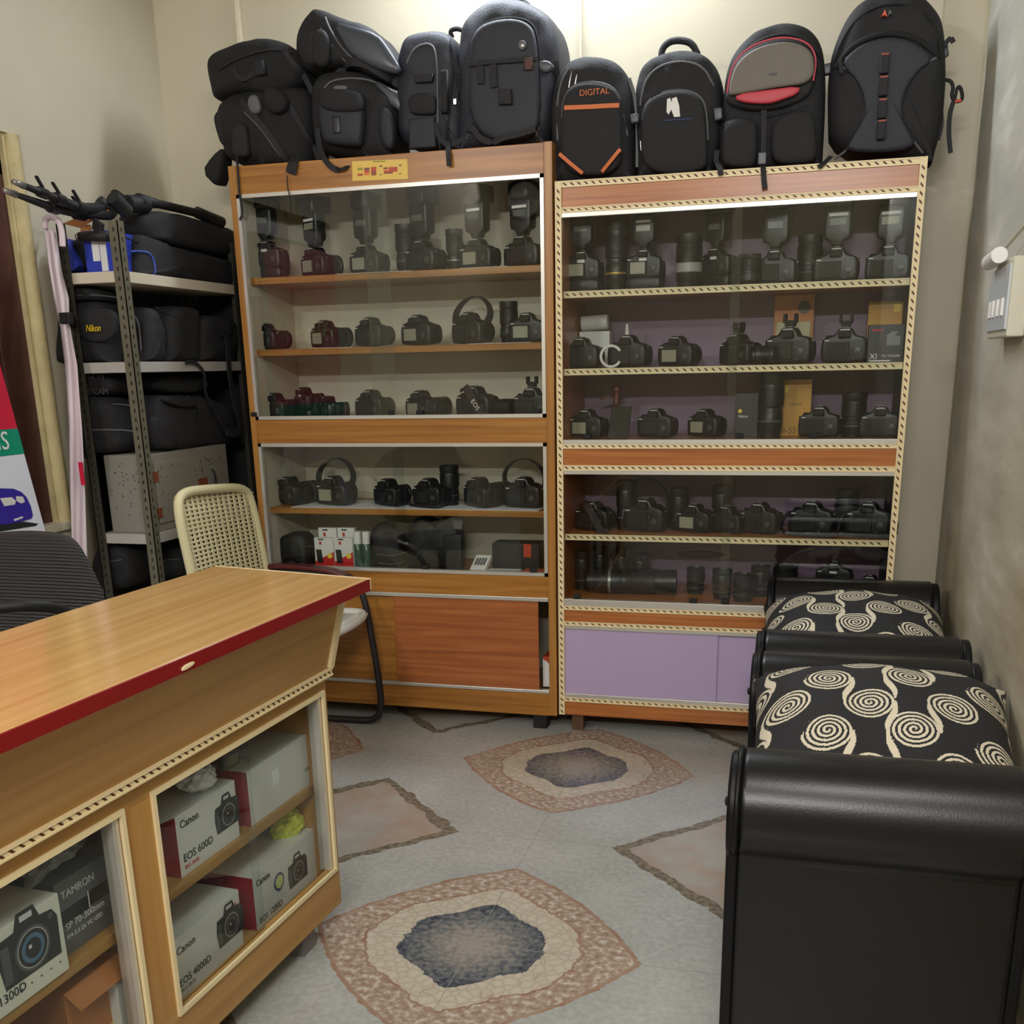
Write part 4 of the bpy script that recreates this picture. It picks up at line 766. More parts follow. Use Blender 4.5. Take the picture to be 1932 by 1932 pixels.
# ================================================================ cameras, lenses and accessories on the shelves
silv = mat('silver_ring', (150, 150, 148), .3, .6); gold = mat('gold_ring', (170, 140, 70), .35, .5); flashw = mat('flash_window', (214, 214, 206), .3)
def xform(q, k0, fn):
    for i in range(k0, len(q.v)): q.v[i] = fn(q.v[i])
def lens_prof(r, L): return [(0, 0), (r*.86, 0), (r*.88, L*.12), (r*.97, L*.16), (r*.97, L*.38), (r*.90, L*.40), (r*.90, L*.46), (r, L*.48), (r, L*.80), (r*.95, L*.82), (r*1.02, L*.86), (r*1.02, L), (r*.86, L), (r*.80, L-.006), (0, L-.008)]
def camera_thing(label, x, y, z, rz=0, s=1.0, lens=(.034, .07), scrn=None, flash=0, grip=0, strap=0, head=1, band=None, name='dslr_camera', cat='camera', group=None, shoe=0):
    t = thing(name, label, cat, (x, y, z), rad(rz), group, local=True); s *= 1.0; g = .040 if grip else 0
    def b(q, nm, m, par=t, sm=2, bev=0): 
        q.v = [v*s for v in q.v]; return q.build(nm, m, par, smooth=sm, bevel=bev)
    out = [(-.060, .002), (.060, .002), (.068, .012), (.069, .055), (.063, .074), (.040, .080), (.030, .083), (.023, .099), (.012, .105), (-.012, .105), (-.022, .099), (-.030, .083), (-.045, .079), (-.062, .074), (-.069, .055), (-.068, .012)]
    b(MB().soft([(a, 0, h+g) for a, h in out], (0, -1, 0), .054, 9, 10, 1), 'body', blk, sm=True)
    b(MB().box((-.014, -.0275, .0975+g), (.014, -.024, .1)).box((-.058, -.0285, .066+g), (-.044, -.026, .069+g)), 'printed_marks', flashw, sm=False)
    if grip: b(MB().soft([(-.064, 0, .001), (.066, 0, .001), (.068, 0, .022), (.066, 0, g+.01), (-.064, 0, g+.01), (-.066, 0, .02)], (0, -1, 0), .05, 6, 8, 1), 'battery_grip', blk, sm=True)
    b(MB().soft([(.040, .030, .006), (.068, .030, .006), (.070, .030, .07+g), (.046, .030, .074+g)], (0, 1, 0), .05, 3, 8, 2), 'hand_grip', blkm, sm=True)
    b(MB().box((-.019, -.041, .074+g), (.019, -.022, .094+g)), 'eyecup', rub, bev=.004*s); q = MB().box((-.052, -.0315, .014+g), (.016, -.026, .062+g)); so = b(q, 'screen_bezel', blkm, bev=.002*s)
    b(MB().box((-.046, -.0325, .018+g), (.010, -.0312, .058+g)), 'screen', scr if scrn else scrd, so)
    q = MB()
    for bx, bz in ((.028, .066), (.040, .067), (.052, .068), (.030, .014), (.024, .050)): q.lathe([(.0035, 0), (.003, .003), (0, .003)], (bx, -.026, bz+g), (0, -1, 0), 8)
    q.lathe([(.011, 0), (.010, .004), (.004, .005), (0, .005)], (.040, -.026, .036+g), (0, -1, 0), 14); b(q, 'buttons', mat('grey_button', (66, 66, 68), .35))
    b(MB().lathe([(.0115, 0), (.0115, .009), (.009, .011), (0, .011)], (-.046, 0, .072+g), (0, 0, 1), 14), 'mode_dial', blkm); b(MB().box((-.010, -.014, .100+g), (.010, .008, .107+g)), 'hot_shoe', silv, bev=.001*s)
    q = MB(); q.tube([(-.066, 0, .066+g), (-.071, 0, .068+g)], .004, 6); q.tube([(.066, 0, .066+g), (.071, 0, .068+g)], .004, 6); b(q, 'strap_lugs', chrome)
    if lens:
        lr, ll = lens; lo = b(MB().lathe([(r, h+.02) for r, h in lens_prof(lr, ll)], (0, 0, .042+g), (0, 1, 0), 20), 'lens', blk); b(MB().lathe([(lr*1.012, .02+ll*.70), (lr*1.012, .02+ll*.73)], (0, 0, .042+g), (0, 1, 0), 20), 'lens_ring', {None: silv, 'g': gold, 'r': redp}[band], lo)
    if flash:
        z0 = .106+g; fl = b(MB().soft([(-.014, 0, z0), (.014, 0, z0), (.020, 0, z0+.014), (.038, 0, z0+.022), (.041, 0, z0+.036), (.041, 0, z0+.108), (.038, 0, z0+.116), (-.038, 0, z0+.116), (-.041, 0, z0+.108), (-.041, 0, z0+.036), (-.038, 0, z0+.022), (-.020, 0, z0+.014)], (0, -1, 0), .05, 9, 8, 0), 'flash_unit', blk, sm=2)
        b(MB().soft([(-.038, .010, z0+.112), (.038, .010, z0+.112), (.042, .010, z0+.124), (.042, .010, z0+.166), (.038, .010, z0+.174), (-.038, .010, z0+.174), (-.042, .010, z0+.166), (-.042, .010, z0+.124)], (0, -1, 0), .095, 8, 8, 1), 'flash_head', blk, fl, True)
        if flash > 1: b(MB().box((-.028, -.0275, z0+.086), (.028, -.0255, z0+.095)), 'white_strip', white, fl)
        if flash > 2: b(MB().box((-.026, -.0275, z0+.058), (.026, -.0255, z0+.080)), 'display', scr, fl)
        else: b(MB().box((-.024, -.0275, z0+.060), (.024, -.0255, z0+.080)), 'display', mat('dim_display', (90, 92, 88), .25), fl)
    if shoe: b(MB().box((-.014, -.014, .107+g), (.014, .014, .118+g)).box((-.020, -.012, .118+g), (-.012, .012, .142+g)).box((.012, -.012, .118+g), (.020, .012, .142+g)).box((-.020, -.012, .116+g), (.020, .012, .124+g)), 'trigger', rub, bev=.002*s)
    if strap:
        if strap == 1: pts = [(-.070, 0, .068), (-.095, .03, .11), (-.075, .055, .15), (-.02, .06, .165), (.03, .06, .14), (.06, .045, .10), (.070, .01, .068)]
        elif strap == 2: pts = [(.070, 0, .068), (.088, -.02, .05), (.094, -.03, .015), (.075, -.05, .006), (.03, -.055, .004), (-.04, -.05, .004), (-.085, -.03, .006), (-.09, -.01, .04), (-.070, 0, .068)]
        else: pts = [(-.05, .0, .09), (-.02, -.035, .108), (.01, -.05, .085), (.035, -.052, .05), (.06, -.055, .01), (.09, -.05, .004)]
        pts = chaikin([V((a, c_, e+g)) for a, c_, e in pts], 2, False)
        if strap == 2: pts = [p for p in pts]
        b(MB().ribbon(pts, .026 if strap != 2 else .012, .003, (0, 1, 0) if strap == 1 else (0, 0, 1) if strap == 2 else (1, .2, .6)), 'neck_strap', mat('dark_neck_strap', (44, 30, 30), .7) if strap == 3 else web)
    return t
def lens_thing(label, x, y, z, r, h, band=None, lie=None, name='camera_lens', wide=0):
    t = thing(name, label, 'lens', (x, y, z)); ax = V((0, 0, 1)); c = V((x, y, z))
    if lie is not None: ax = V((cos(rad(lie)), sin(rad(lie)), 0)); c = V((x, y, z+r*1.03))-ax*(h/2)
    MB().lathe(lens_prof(r, h), c, ax, 24).build('barrel', blk, t, smooth=2)
    q = MB()
    for k in range(14): q.lathe([(r*1.008, h*.50+k*h*.02), (r*1.025, h*.505+k*h*.02), (r*1.008, h*.512+k*h*.02)], c, ax, 20)
    q.build('zoom_ring', rub, t, smooth=2)
    MB().lathe([(r*1.0, h*(.24 if not wide else .30)), (r*1.012, h*(.245 if not wide else .30)), (r*1.012, h*(.265 if not wide else .47)), (r, h*(.27 if not wide else .47))], c, ax, 24).build('ring', {None: mat('dull_ring', (74, 74, 76), .4), 'g': gold, 's': silv, 'w': mat('light_grey_ring', (150, 150, 146), .4)}[band], t, smooth=2)
    MB().lathe([(0, h-.004), (r*.78, h-.007)], c, ax, 20).build('cap', blkm, t, smooth=2)
    return t
def box_thing(name, label, cat, px0, px1, pyt, y, z, m, dep=.05, rz=0, par=None):
    a = Yp(px0, pyt, y); b_ = Yp(px1, pyt, y); t = thing(name, label, cat, ((a.x+b_.x)/2, y, z)); h = Yp((px0+px1)/2, pyt, y).z-z
    MB().box((a.x, y, z), (b_.x, y+dep, z+h)).build('carton', m, t, bevel=.001); return t, a.x, b_.x, h
ORD = ['leftmost', 'second', 'third', 'fourth', 'fifth', 'sixth', 'seventh', 'eighth', 'ninth', 'tenth', 'eleventh', 'twelfth', 'thirteenth', 'fourteenth']
def row(where, items, z, pyb):
    """items: (px, kind, words, opts); labels get their place among the things of that kind in the row"""
    items = sorted(items, key=lambda i: i[0]); cnt = {}; tot = {}
    for it in items: tot[it[1]] = tot.get(it[1], 0)+1
    for px_, kind, words, o in items:
        o = dict(o); y = D+o.pop('y', .14); x = Yp(px_, pyb, y).x; k = cnt.get(kind, 0); cnt[kind] = k+1; noun = {'c': 'camera', 'l': 'lens'}[kind]
        lab = words+(', %s %s %s' % (ORD[k], noun, where) if k == 0 else ', %s %s from left %s' % (ORD[k], noun, where))
        if kind == 'c': camera_thing(lab, x, y, z+.0005, group='cameras '+where, **o)
        else: lens_thing(lab, x, y, z+.0005, **o)['group'] = 'lenses '+where
# left showcase, top shelf
LA = 'on teak top shelf'
row(LA, [(508, 'c', 'black camera with flash', dict(rz=-8, flash=1, grip=1, s=.97, y=.15)), (598, 'c', 'pale screened camera with flash', dict(rz=-28, flash=3, scrn=1, lens=(.04, .075), s=1.02)), (694, 'c', 'black camera with plain tall flash', dict(rz=-16, flash=1, scrn=1, s=1.02)),
         (800, 'c', 'black camera with flash beside wide lens', dict(rz=-24, flash=1, s=1.05)), (903, 'c', 'camera with striped flash', dict(rz=-18, flash=2, scrn=1, s=1.02)), (988, 'c', 'camera with striped flash by frame', dict(rz=-14, flash=2, s=1.04, y=.16)),
         (768, 'l', 'wide black lens', dict(r=.040, h=.175, y=.20)), (859, 'l', 'slim black lens', dict(r=.032, h=.145, y=.17, band='s'))], 1.719, 505)
row('on teak second shelf', [(504, 'c', 'black camera', dict(rz=-20, s=.95, lens=(.036, .09))), (616, 'c', 'pale screened camera', dict(rz=-26, scrn=1, lens=(.038, .09), s=.98)), (702, 'c', 'round shouldered camera', dict(rz=-24, s=1.03)),
         (792, 'c', 'pale screened camera', dict(rz=-20, scrn=1, s=1.05)), (888, 'c', 'camera with looped strap', dict(rz=-26, strap=1, s=1.08)), (996, 'c', 'pale screened camera', dict(rz=-4, scrn=1, s=1.0)), (961, 'l', 'black lens', dict(r=.034, h=.15, y=.2))], 1.459, 650)
row('on teak third shelf', [(521, 'c', 'black camera', dict(rz=-20, s=1.0, lens=(.036, .09))), (578, 'c', 'camera with upright lens', dict(rz=-40, s=.85, y=.2, grip=1)), (622, 'c', 'small camera', dict(rz=-50, s=.85, y=.17)), (703, 'c', 'round shouldered camera', dict(rz=-22, s=1.05)),
         (796, 'c', 'pale screened camera', dict(rz=-28, scrn=1, lens=(.036, .11))), (898, 'c', 'camera draped with lettered strap', dict(rz=-18, s=1.12, strap=3, y=.16)), (1005, 'c', 'camera with raised trigger', dict(rz=-8, shoe=1, s=1.05)), (951, 'l', 'lens lying flat', dict(r=.034, h=.10, lie=-20, y=.17)), (825, 'l', 'lens lying flat', dict(r=.036, h=.09, lie=-30, y=.1))], 1.1905, 785)
row('on teak fourth shelf', [(550, 'c', 'black camera', dict(rz=-32, s=1.08, lens=(.04, .09))), (633, 'c', 'pale backed camera with looped strap', dict(rz=-16, s=1.12, strap=1, scrn=1)), (735, 'c', 'square black camera', dict(rz=-30, s=1.02)),
         (812, 'c', 'black camera by tall lens', dict(rz=-24, s=1.05, strap=2)), (905, 'c', 'rounded black camera', dict(rz=-40, s=1.1, lens=(.04, .1))), (990, 'c', 'camera with looped strap', dict(rz=-12, s=1.12, strap=1)), (850, 'l', 'tall black lens', dict(r=.038, h=.155, y=.19))], .853, 960)
_q = [o for o in bpy.data.objects if o.get('label', '').startswith('camera draped')][0]; text('EOS', .026, (.028, -.072, .064), (.62, 0, -.78), (.78, 0, .62), white, _q, ext=.0005)
# right showcase
row('on beaded top shelf', [(1100, 'c', 'camera with grip and flash', dict(rz=-6, flash=1, grip=1, scrn=1, s=.98)), (1216, 'c', 'camera with silver fronted flash', dict(rz=-8, flash=3, grip=1, scrn=1, s=.95)), (1352, 'c', 'dark camera with flash', dict(rz=-30, flash=1, grip=1, s=.92, y=.17)),
         (1462, 'c', 'camera with plain flash', dict(rz=-10, flash=1, s=1.08)), (1576, 'c', 'camera with striped flash', dict(rz=-6, flash=2, grip=0, s=1.08)), (1674, 'c', 'camera with two striped flash', dict(rz=-10, flash=3, s=1.06)),
         (1163, 'l', 'tall black lens', dict(r=.040, h=.235, band='g')), (1299, 'l', 'lens with pale band', dict(r=.045, h=.175, band='w', wide=1, y=.12)), (1413, 'l', 'short stubby lens', dict(r=.038, h=.10, y=.10)), (1525, 'l', 'broad black lens', dict(r=.042, h=.16, y=.2))], 1.624, 530)
row('on beaded second shelf', [(1098, 'c', 'black camera', dict(rz=-12, s=1.04)), (1186, 'c', 'camera by white ring', dict(rz=-14, s=1.08)), (1278, 'c', 'camera with pale lower screen', dict(rz=-20, scrn=1, s=1.0, lens=(.038, .10))), (1392, 'c', 'camera with shoe adapter', dict(rz=-40, shoe=1, s=1.02)),
         (1488, 'c', 'camera with trigger', dict(rz=-14, shoe=1, s=1.18)), (1592, 'c', 'camera with forked trigger', dict(rz=-6, shoe=1, s=1.12)), (1439, 'l', 'short lens', dict(r=.032, h=.07, y=.1, lie=0))], 1.363, 680)
row('on beaded third shelf', [(1108, 'c', 'pale screened camera', dict(rz=-16, scrn=1, s=1.0)), (1238, 'c', 'camera beside folded tripod', dict(rz=-16, s=1.0)), (1330, 'c', 'camera with side lens', dict(rz=-30, scrn=1, s=.95, y=.18)), (1545, 'c', 'camera with silver top', dict(rz=-10, s=1.02)),
         (1658, 'c', 'compact camera with silver viewfinder', dict(rz=-4, s=1.0, lens=(.03, .03))), (1452, 'l', 'long telephoto lens', dict(r=.044, h=.225)), (1608, 'l', 'broad dark lens', dict(r=.042, h=.150, y=.16))], 1.1145, 820)
row('on beaded fourth shelf', [(1120, 'c', 'camera leaning back with strap', dict(rz=-20, s=1.05, strap=3)), (1218, 'c', 'wide camera with looped strap', dict(rz=-16, s=1.18, strap=1)), (1310, 'c', 'pale screened camera', dict(rz=-22, scrn=1, s=1.0)), (1372, 'c', 'camera by tall lens', dict(rz=-30, s=.95)), (1432, 'c', 'black camera', dict(rz=-22, s=1.08)),
         (1530, 'c', 'wide black camera', dict(rz=-14, s=1.15, strap=2)), (1636, 'c', 'wide black camera', dict(rz=-12, s=1.15, strap=2)), (1181, 'l', 'tall black lens', dict(r=.037, h=.185, y=.18)), (1280, 'l', 'tall black lens', dict(r=.036, h=.155, y=.2)), (1360, 'l', 'tall black lens', dict(r=.036, h=.165, y=.22)), (1594, 'l', 'broad black lens', dict(r=.042, h=.155, y=.22))], .771, 1005)
row('on beaded bottom shelf', [(1098, 'l', 'upright black lens', dict(r=.038, h=.15, y=.22)), (1132, 'l', 'upright black lens', dict(r=.034, h=.155, y=.30)), (1172, 'l', 'upright black lens', dict(r=.036, h=.15, y=.30)), (1208, 'l', 'upright black lens', dict(r=.034, h=.13, y=.30)), (1192, 'l', 'huge white ringed telephoto lens lying flat', dict(r=.047, h=.34, lie=4, y=.15, band='s')),
         (1312, 'l', 'small upright lens', dict(r=.034, h=.10, y=.2)), (1362, 'l', 'small upright lens', dict(r=.036, h=.11, y=.13)), (1402, 'l', 'small upright lens', dict(r=.038, h=.10, y=.10)), (1434, 'l', 'small upright lens', dict(r=.036, h=.115, y=.2)), (1480, 'l', 'broad upright lens', dict(r=.045, h=.12, y=.2)),
         (1572, 'c', 'camera standing on its lens', dict(rz=-10, s=.95, y=.2, grip=1)), (1640, 'c', 'black camera', dict(rz=-10, s=.9, y=.18))], .5265, 1110)
# small things among them
SH = 1.3635
t, x0, x1, h = box_thing('charger_box', 'white box behind the left cameras on beaded second shelf', 'box', 1093, 1150, 625, D+.27, SH, white, .06)
MB().lathe([(0, 0), (.026, 0), (.027, .01), (.027, .095), (.024, .1), (0, .1)], ((x0+x1)/2-.05, D+.285, SH+h+.0275), (1, 0, .06), 20).build('x', white, None); o = C.objects[-1]; o.name = 'pale_cylinder'; tag(o, 'pale beige cylindrical gadget lying on the white box, beaded second shelf', 'gadget')
x = Yp(1183, 640, D+.25).x; t = thing('spray_bottle', 'slim white nozzle bottle behind the cameras, beaded second shelf', 'bottle', (x, D+.25, SH)); MB().lathe([(0, 0), (.018, 0), (.018, .10), (.008, .115), (.008, .12), (0, .12)], (x, D+.25, SH), n=16).build('bottle_body', white, t, smooth=2); MB().lathe([(0, .12), (.008, .12), (.005, .155), (0, .155)], (x, D+.25, SH), n=12).build('nozzle', white, t, smooth=2)
x = Yp(1152, 660, D+.09).x; q = MB(); q.tube([(x+.036*cos(a*pi/18), D+.10+.004*cos(a*pi/18), SH+.041+.036*sin(a*pi/18)) for a in range(3, 34)], .0052, 8); tag(q.build('ring_adapter', white, None, smooth=2), 'white ring standing on edge between cameras on beaded second shelf', 'ring')
t, x0, x1, h = box_thing('blister_pack', 'orange hanging pack standing behind the cameras, beaded second shelf', 'pack', 1463, 1538, 556, D+.30, SH, mat('orange_card', (196, 120, 52), .5), .012)
MB().box((x0+.008, D+.292, SH+.02), (x1-.008, D+.30, SH+h*.62)).build('clear_blister', mat('blister_plastic', (196, 186, 150), .2), t, bevel=.004); MB().lathe([(0, 0), (.022, 0), (.022, .001)], (x1-.035, D+.2995, SH+h*.82), (0, -1, 0), 20).build('printed_disc', blk, t)
t, x0, x1, h = box_thing('gold_box', 'gold box behind the black printed box, right end of beaded second shelf', 'box', 1640, 1708, 568, D+.26, SH, mat('gold_card', (204, 150, 60), .5), .05); MB().box((x1-.035, D+.2593, SH+h-.035), (x1-.012, D+.26, SH+h-.01)).build('yellow_mark', mat('bright_yellow', (240, 208, 60), .5), t)
t, x0, x1, h = box_thing('trigger_box', 'black printed box in front of the gold box, right end of beaded second shelf', 'box', 1640, 1708, 612, D+.10, SH, mat('black_card', (40, 38, 40), .4), .06)
text('XI', .026, (x0+.008, D+.0995, SH+.012), (1, 0, 0), (0, 0, 1), white, t); text('TTL TRIGGER', .010, (x0+.045, D+.0995, SH+.018), (1, 0, 0), (0, 0, 1), white, t); MB().box((x0+.008, D+.0992, SH+.004), (x0+.075, D+.10, SH+.008)).build('white_bar', white, t)
MB().box((x0+.06, D+.0985, SH+.055), (x1-.012, D+.10, SH+.085)).prism([(x0+.055, D+.0985, SH+.085), (x1-.03, D+.0985, SH+.085), (x1-.02, D+.0985, SH+.10), (x0+.075, D+.0985, SH+.10)], (0, .0015, 0)).build('printed_trigger', mat('print_grey2', (120, 122, 126), .4), t); MB().box((x0+.01, D+.0992, SH+h-.02), (x0+.045, D+.10, SH+h-.015)).build('red_mark', redp, t)
SH = 1.1145
t, x0, x1, h = box_thing('flash_box', 'black box with yellow dot behind the telephoto lens, beaded third shelf', 'box', 1388, 1432, 742, D+.16, SH, mat('black_card', (40, 38, 40), .4), .06); MB().lathe([(0, 0), (.007, 0), (.007, .001)], (x0+.018, D+.1595, SH+h*.6), (0, -1, 0), 16).build('yellow_dot', mat('bright_yellow', (240, 208, 60), .5), t); text('Nikon', .014, (x0+.012, D+.1595, SH+h*.45), (1, 0, 0), (0, 0, 1), white, t)
t, x0, x1, h = box_thing('gold_box', 'tall gold camera box behind the telephoto lens, beaded third shelf', 'box', 1468, 1533, 716, D+.22, SH, mat('gold_card', (204, 150, 60), .5), .07); MB().box((x0+.012, D+.2193, SH+h-.045), (x0+.036, D+.22, SH+h-.02)).build('yellow_mark', mat('bright_yellow', (240, 208, 60), .5), t); text('18-55', .03, (x0+.004, D+.2195, SH+.01), (1, 0, 0), (0, 0, 1), mat('brown_ink', (120, 80, 30), .5), t); text('NIKKOR', .012, (x0+.045, D+.2195, SH+h-.09), (1, 0, 0), (0, 0, 1), ink, t)
a, b_ = Yp(1146, 820, D+.09), Yp(1186, 770, D+.12); t = thing('phone', 'slab of black glass leaning on a stand, beaded third shelf', 'gadget', (a.x+.02, D+.1, SH)); MB().obox((a.x, D+.085, SH), (.075, 0, 0), (0, .010, 0), (.012, .03, .115)).build('slab', mat('black_gloss', (20, 20, 22), .1), t, bevel=.002); MB().obox((a.x+.03, D+.115, SH), (.012, 0, 0), (0, .035, 0), (0, 0, .05)).build('stand', silv, t)
xc = Yp(1163, 800, D+.24); t = thing('mini_tripod', 'small bronze tinted tripod behind the leaning slab, beaded third shelf', 'tripod', (xc.x, D+.24, SH)); brz = mat('bronze_metal', (120, 70, 66), .35, .5)
for dx, dy in ((-.03, -.02), (.03, -.02), (0, .04)): MB().tube([(xc.x, D+.24, SH+.13), (xc.x+dx, D+.24+dy, SH)], .007, 8).build('leg', brz, t, smooth=True)
MB().lathe([(0, .12), (.012, .12), (.012, .16), (.018, .165), (.018, .185), (0, .19)], (xc.x, D+.24, SH), n=14).build('head', brz, t, smooth=2); MB().tube([(xc.x, D+.235, SH+.155), (xc.x-.06, D+.22, SH+.14)], .005, 8).build('pan_handle', brz, t, smooth=True)
# left showcase, bottom compartment
SH = .6045; y = D+.085
for i, (p0, p1, top, yy, wd) in enumerate(((600, 634, 996, .115, 'back'), (636, 668, 996, .115, 'back'), (592, 628, 1015, .075, 'front'), (629, 664, 1015, .075, 'front'))):
    side = 'left' if i % 2 == 0 else 'right'
    t, x0, x1, h = box_thing('battery_box', '%s %s of four small white and red battery boxes in the teak showcase' % (wd, side), 'box', p0, p1, top, D+yy, SH, white, .022); t['group'] = 'battery boxes'
    q = MB(); f = D+yy-.0006; q.prism([(x0, f, SH), (x1, f, SH), (x1, f, SH+h*.55), (x0, f, SH+h*.22)], (0, .0006, 0)); q.mi = 1; q.prism([(x0+.010, f-.001, SH+h*.18), (x0+.036, f-.001, SH+h*.18), (x0+.03, f-.001, SH+h*.62), (x0+.006, f-.001, SH+h*.62)], (0, .0008, 0)); q.mi = 2; q.lathe([(0, 0), (.011, 0), (.011, .0004)], (x1-.018, f-.0006, SH+h*.42), (0, -1, 0), 14)
    q.mi = 0; q.box((x0+.022, f, SH+h*.78), (x0+.032, f+.0006, SH+h*.88)); q.mi = 1; q.box((x0+.018, f-.0003, SH+h*.93), (x0+.042, f+.0006, SH+h*.965)); q.build('printed_front', [redp, blkm, mat('bright_yellow', (240, 208, 60), .5)], t)
gsp = mat('green_liquid', (44, 84, 66), .15)
for px_, lab in ((675, 'left'), (691, 'right')):
    x = Yp(px_+1, 1040, D+.10).x; t = thing('cleaner_bottle', 'green spray bottle with white cap, %s of a pair beside the battery boxes' % lab, 'bottle', (x, D+.10, SH), group='cleaner bottles'); MB().lathe([(0, 0), (.0155, 0), (.0165, .004), (.0165, .098), (.012, .104), (0, .104)], (x, D+.10, SH), n=18).build('bottle_body', gsp, t, smooth=2); MB().lathe([(.0, .100), (.0155, .100), (.0148, .150), (.0, .152)], (x, D+.10, SH), n=18).build('cap', white, t, smooth=2); MB().tube([(x, D+.083, SH+.095), (x+.008, D+.083, SH+.05), (x, D+.083, SH+.01)], .0012, 5).build('dip_tube', pip, t)
def pxbag(name, label, cat, pts, y_, d, m=blkm, N=4, zmin=None): return Bag(name, label, cat, pts, y_, d, m, N, zmin=zmin)
b = pxbag('lens_case', 'black padded case at the left end of the bottom teak shelf', 'case', [(513, 1075), (512, 1030), (530, 1012), (560, 1000), (590, 1010), (594, 1075)], D+.16, .12, zmin=SH); b.seam([(516, 1040), (555, 1030), (590, 1034)], .002, pip)
b = pxbag('lens_case', 'black case behind the bottles on the bottom teak shelf', 'case', [(705, 1080), (703, 1010), (712, 985), (748, 985), (764, 1000), (766, 1080)], D+.17, .12, zmin=SH); b.seam([(710, 1045), (735, 1050), (760, 1045)], .002, pip); b.seam([(712, 1062), (735, 1066), (758, 1062)], .002, pip)
b = pxbag('lens_case', 'tall black pouch with white badge, middle of the bottom teak shelf', 'case', [(772, 1085), (774, 1020), (780, 985), (800, 970), (835, 985), (840, 970), (872, 972), (874, 1085)], D+.17, .13, zmin=SH); b.pad([(842, 978), (870, 978), (868, 1000), (846, 1000)], .012, pip, 'badge', .6); b.pad([(835, 1010), (870, 1008), (872, 1075), (838, 1078)], .03, blkm, 'pocket')
x0 = Yp(888, 1065, D+.06).x; t = thing('battery_charger', 'white battery charger with four slots on the bottom teak shelf', 'charger', (x0+.03, D+.07, SH)); MB().obox((x0, D+.05, SH), (.062, 0, 0), (.01, .06, .045), (0, -.004, .022)).build('casing', white, t, bevel=.003)
q = MB(); 
for i in range(4): q.obox((x0+.012+.0115*i, D+.062, SH+.033), (.009, 0, 0), (.005, .03, .0225), (0, 0, .0012))
q.build('slots', pip, t)
x0 = Yp(916, 1072, D+.04).x; t = thing('flat_box', 'flat white printed box lying at the front of the bottom teak shelf', 'box', (x0+.07, D+.06, SH)); MB().box((x0, D+.03, SH), (x0+.13, D+.10, SH+.016)).build('carton', white, t, bevel=.001); MB().box((x0+.02, D+.0292, SH+.004), (x0+.1, D+.03, SH+.011)).build('printed_line', mat('print_grey', (78, 82, 86), .4), t)
t, x0, x1, h = box_thing('tool_case', 'long black case at the right end of the bottom teak shelf', 'case', 928, 1016, 1026, D+.16, SH, mat('black_card', (40, 38, 40), .4), .10); MB().box((x1-.06, D+.158, SH+h*.5), (x1-.03, D+.162, SH+h)).build('orange_latch', mat('orange_plastic', (190, 70, 40), .4), t)
x0 = Yp(972, 1060, D+.05).x; t = thing('screwdriver_set', 'orange strip box in front of the long black case', 'box', (x0+.05, D+.06, SH+.017)); MB().box((x0+.034, D+.04, SH), (x0+.13, D+.09, SH+.022)).build('carton', mat('orange_plastic2', (180, 90, 60), .4), t)
# white papers under the cameras
for i, (z, a, b_, y_) in enumerate(((1.719, 640, 780, .05), (1.719, 870, 960, .05), (1.459, 590, 660, .05), (1.459, 880, 1000, .05), (.853, 520, 1010, .05))):
    xa, xb = Yp(a, 600, D+y_).x, Yp(b_, 600, D+y_).x; q = MB(); q.box((xa, D+y_-.002, z), (xb, D+.3, z+.0012)); tag(q.build('shelf_paper', paperw, None), 'white paper lining under the cameras on teak %s shelf, %s' % ({1.719: 'top', 1.459: 'second', .853: 'fourth'}[z], ['left part', 'right part', 'left part', 'right part', 'full width'][i]), 'paper')
# wedge of things in the cupboard gap
x0 = -.962; t = thing('curved_box', 'white and orange curved box showing in the gap beside the sliding door', 'box', (x0+.03, D+.06, .163)); MB().prism([(x0, D+.05, .163), (x0+.045, D+.05, .163), (x0+.045, D+.05, .225), (x0+.02, D+.05, .262), (x0, D+.05, .275)], (0, .08, 0)).build('white_part', white, t); MB().prism([(x0, D+.052, .276), (x0+.02, D+.052, .263), (x0+.045, D+.052, .227), (x0+.045, D+.052, .285), (x0, D+.052, .285)], (0, .08, 0)).build('orange_part', mat('orange_plastic', (190, 70, 40), .4), t)
# ================================================================ slotted angle rack in the corner
rk = thing('slotted_rack', 'slotted angle steel rack against the left wall loaded with black bags', 'rack', (-2.375, 3.72, 0)); stl = mat('olive_grey_steel', (98, 95, 78), .5, noise=.12, ns=20); cfs = mat('cream_painted_steel', (206, 196, 176), .5); cfg = mat('grey_painted_steel', (170, 166, 160), .5)
stld = mat('shaded_steel', (58, 56, 48), .55)  # darker copy of the post steel, shade of left and rear posts in colour
def post(x, y, sx, sy, h, m=None):
    q = MB(); q.box((min(x, x+sx*.036), min(y, y+sy*.003), 0), (max(x, x+sx*.036), max(y, y+sy*.003), h)); q.box((min(x, x+sx*.003), min(y, y+sy*.036), 0), (max(x, x+sx*.003), max(y, y+sy*.036), h)); q.mi = 1
    z = .04
    while z < h-.02:
        q.box((min(x+sx*.015, x+sx*.021), y-sy*.0006 if sy > 0 else y-.0, z), (max(x+sx*.015, x+sx*.021), y+.0006, z+.013)); q.box((x-.0006, min(y+sy*.015, y+sy*.021), z), (x+.0006, max(y+sy*.015, y+sy*.021), z+.013)); z += .031
    return q.build('post', [m or stl, rub], rk)
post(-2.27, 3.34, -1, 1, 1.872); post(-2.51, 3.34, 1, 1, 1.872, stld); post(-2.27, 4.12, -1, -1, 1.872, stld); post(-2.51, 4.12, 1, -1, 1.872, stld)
for z in (1.715, 1.42, .82, .42, .10): MB().box((-2.500, 3.343, z-.036), (-2.274, 4.117, z)).build('shelf', cfs if z > 1.5 else cfg, rk, bevel=.002)
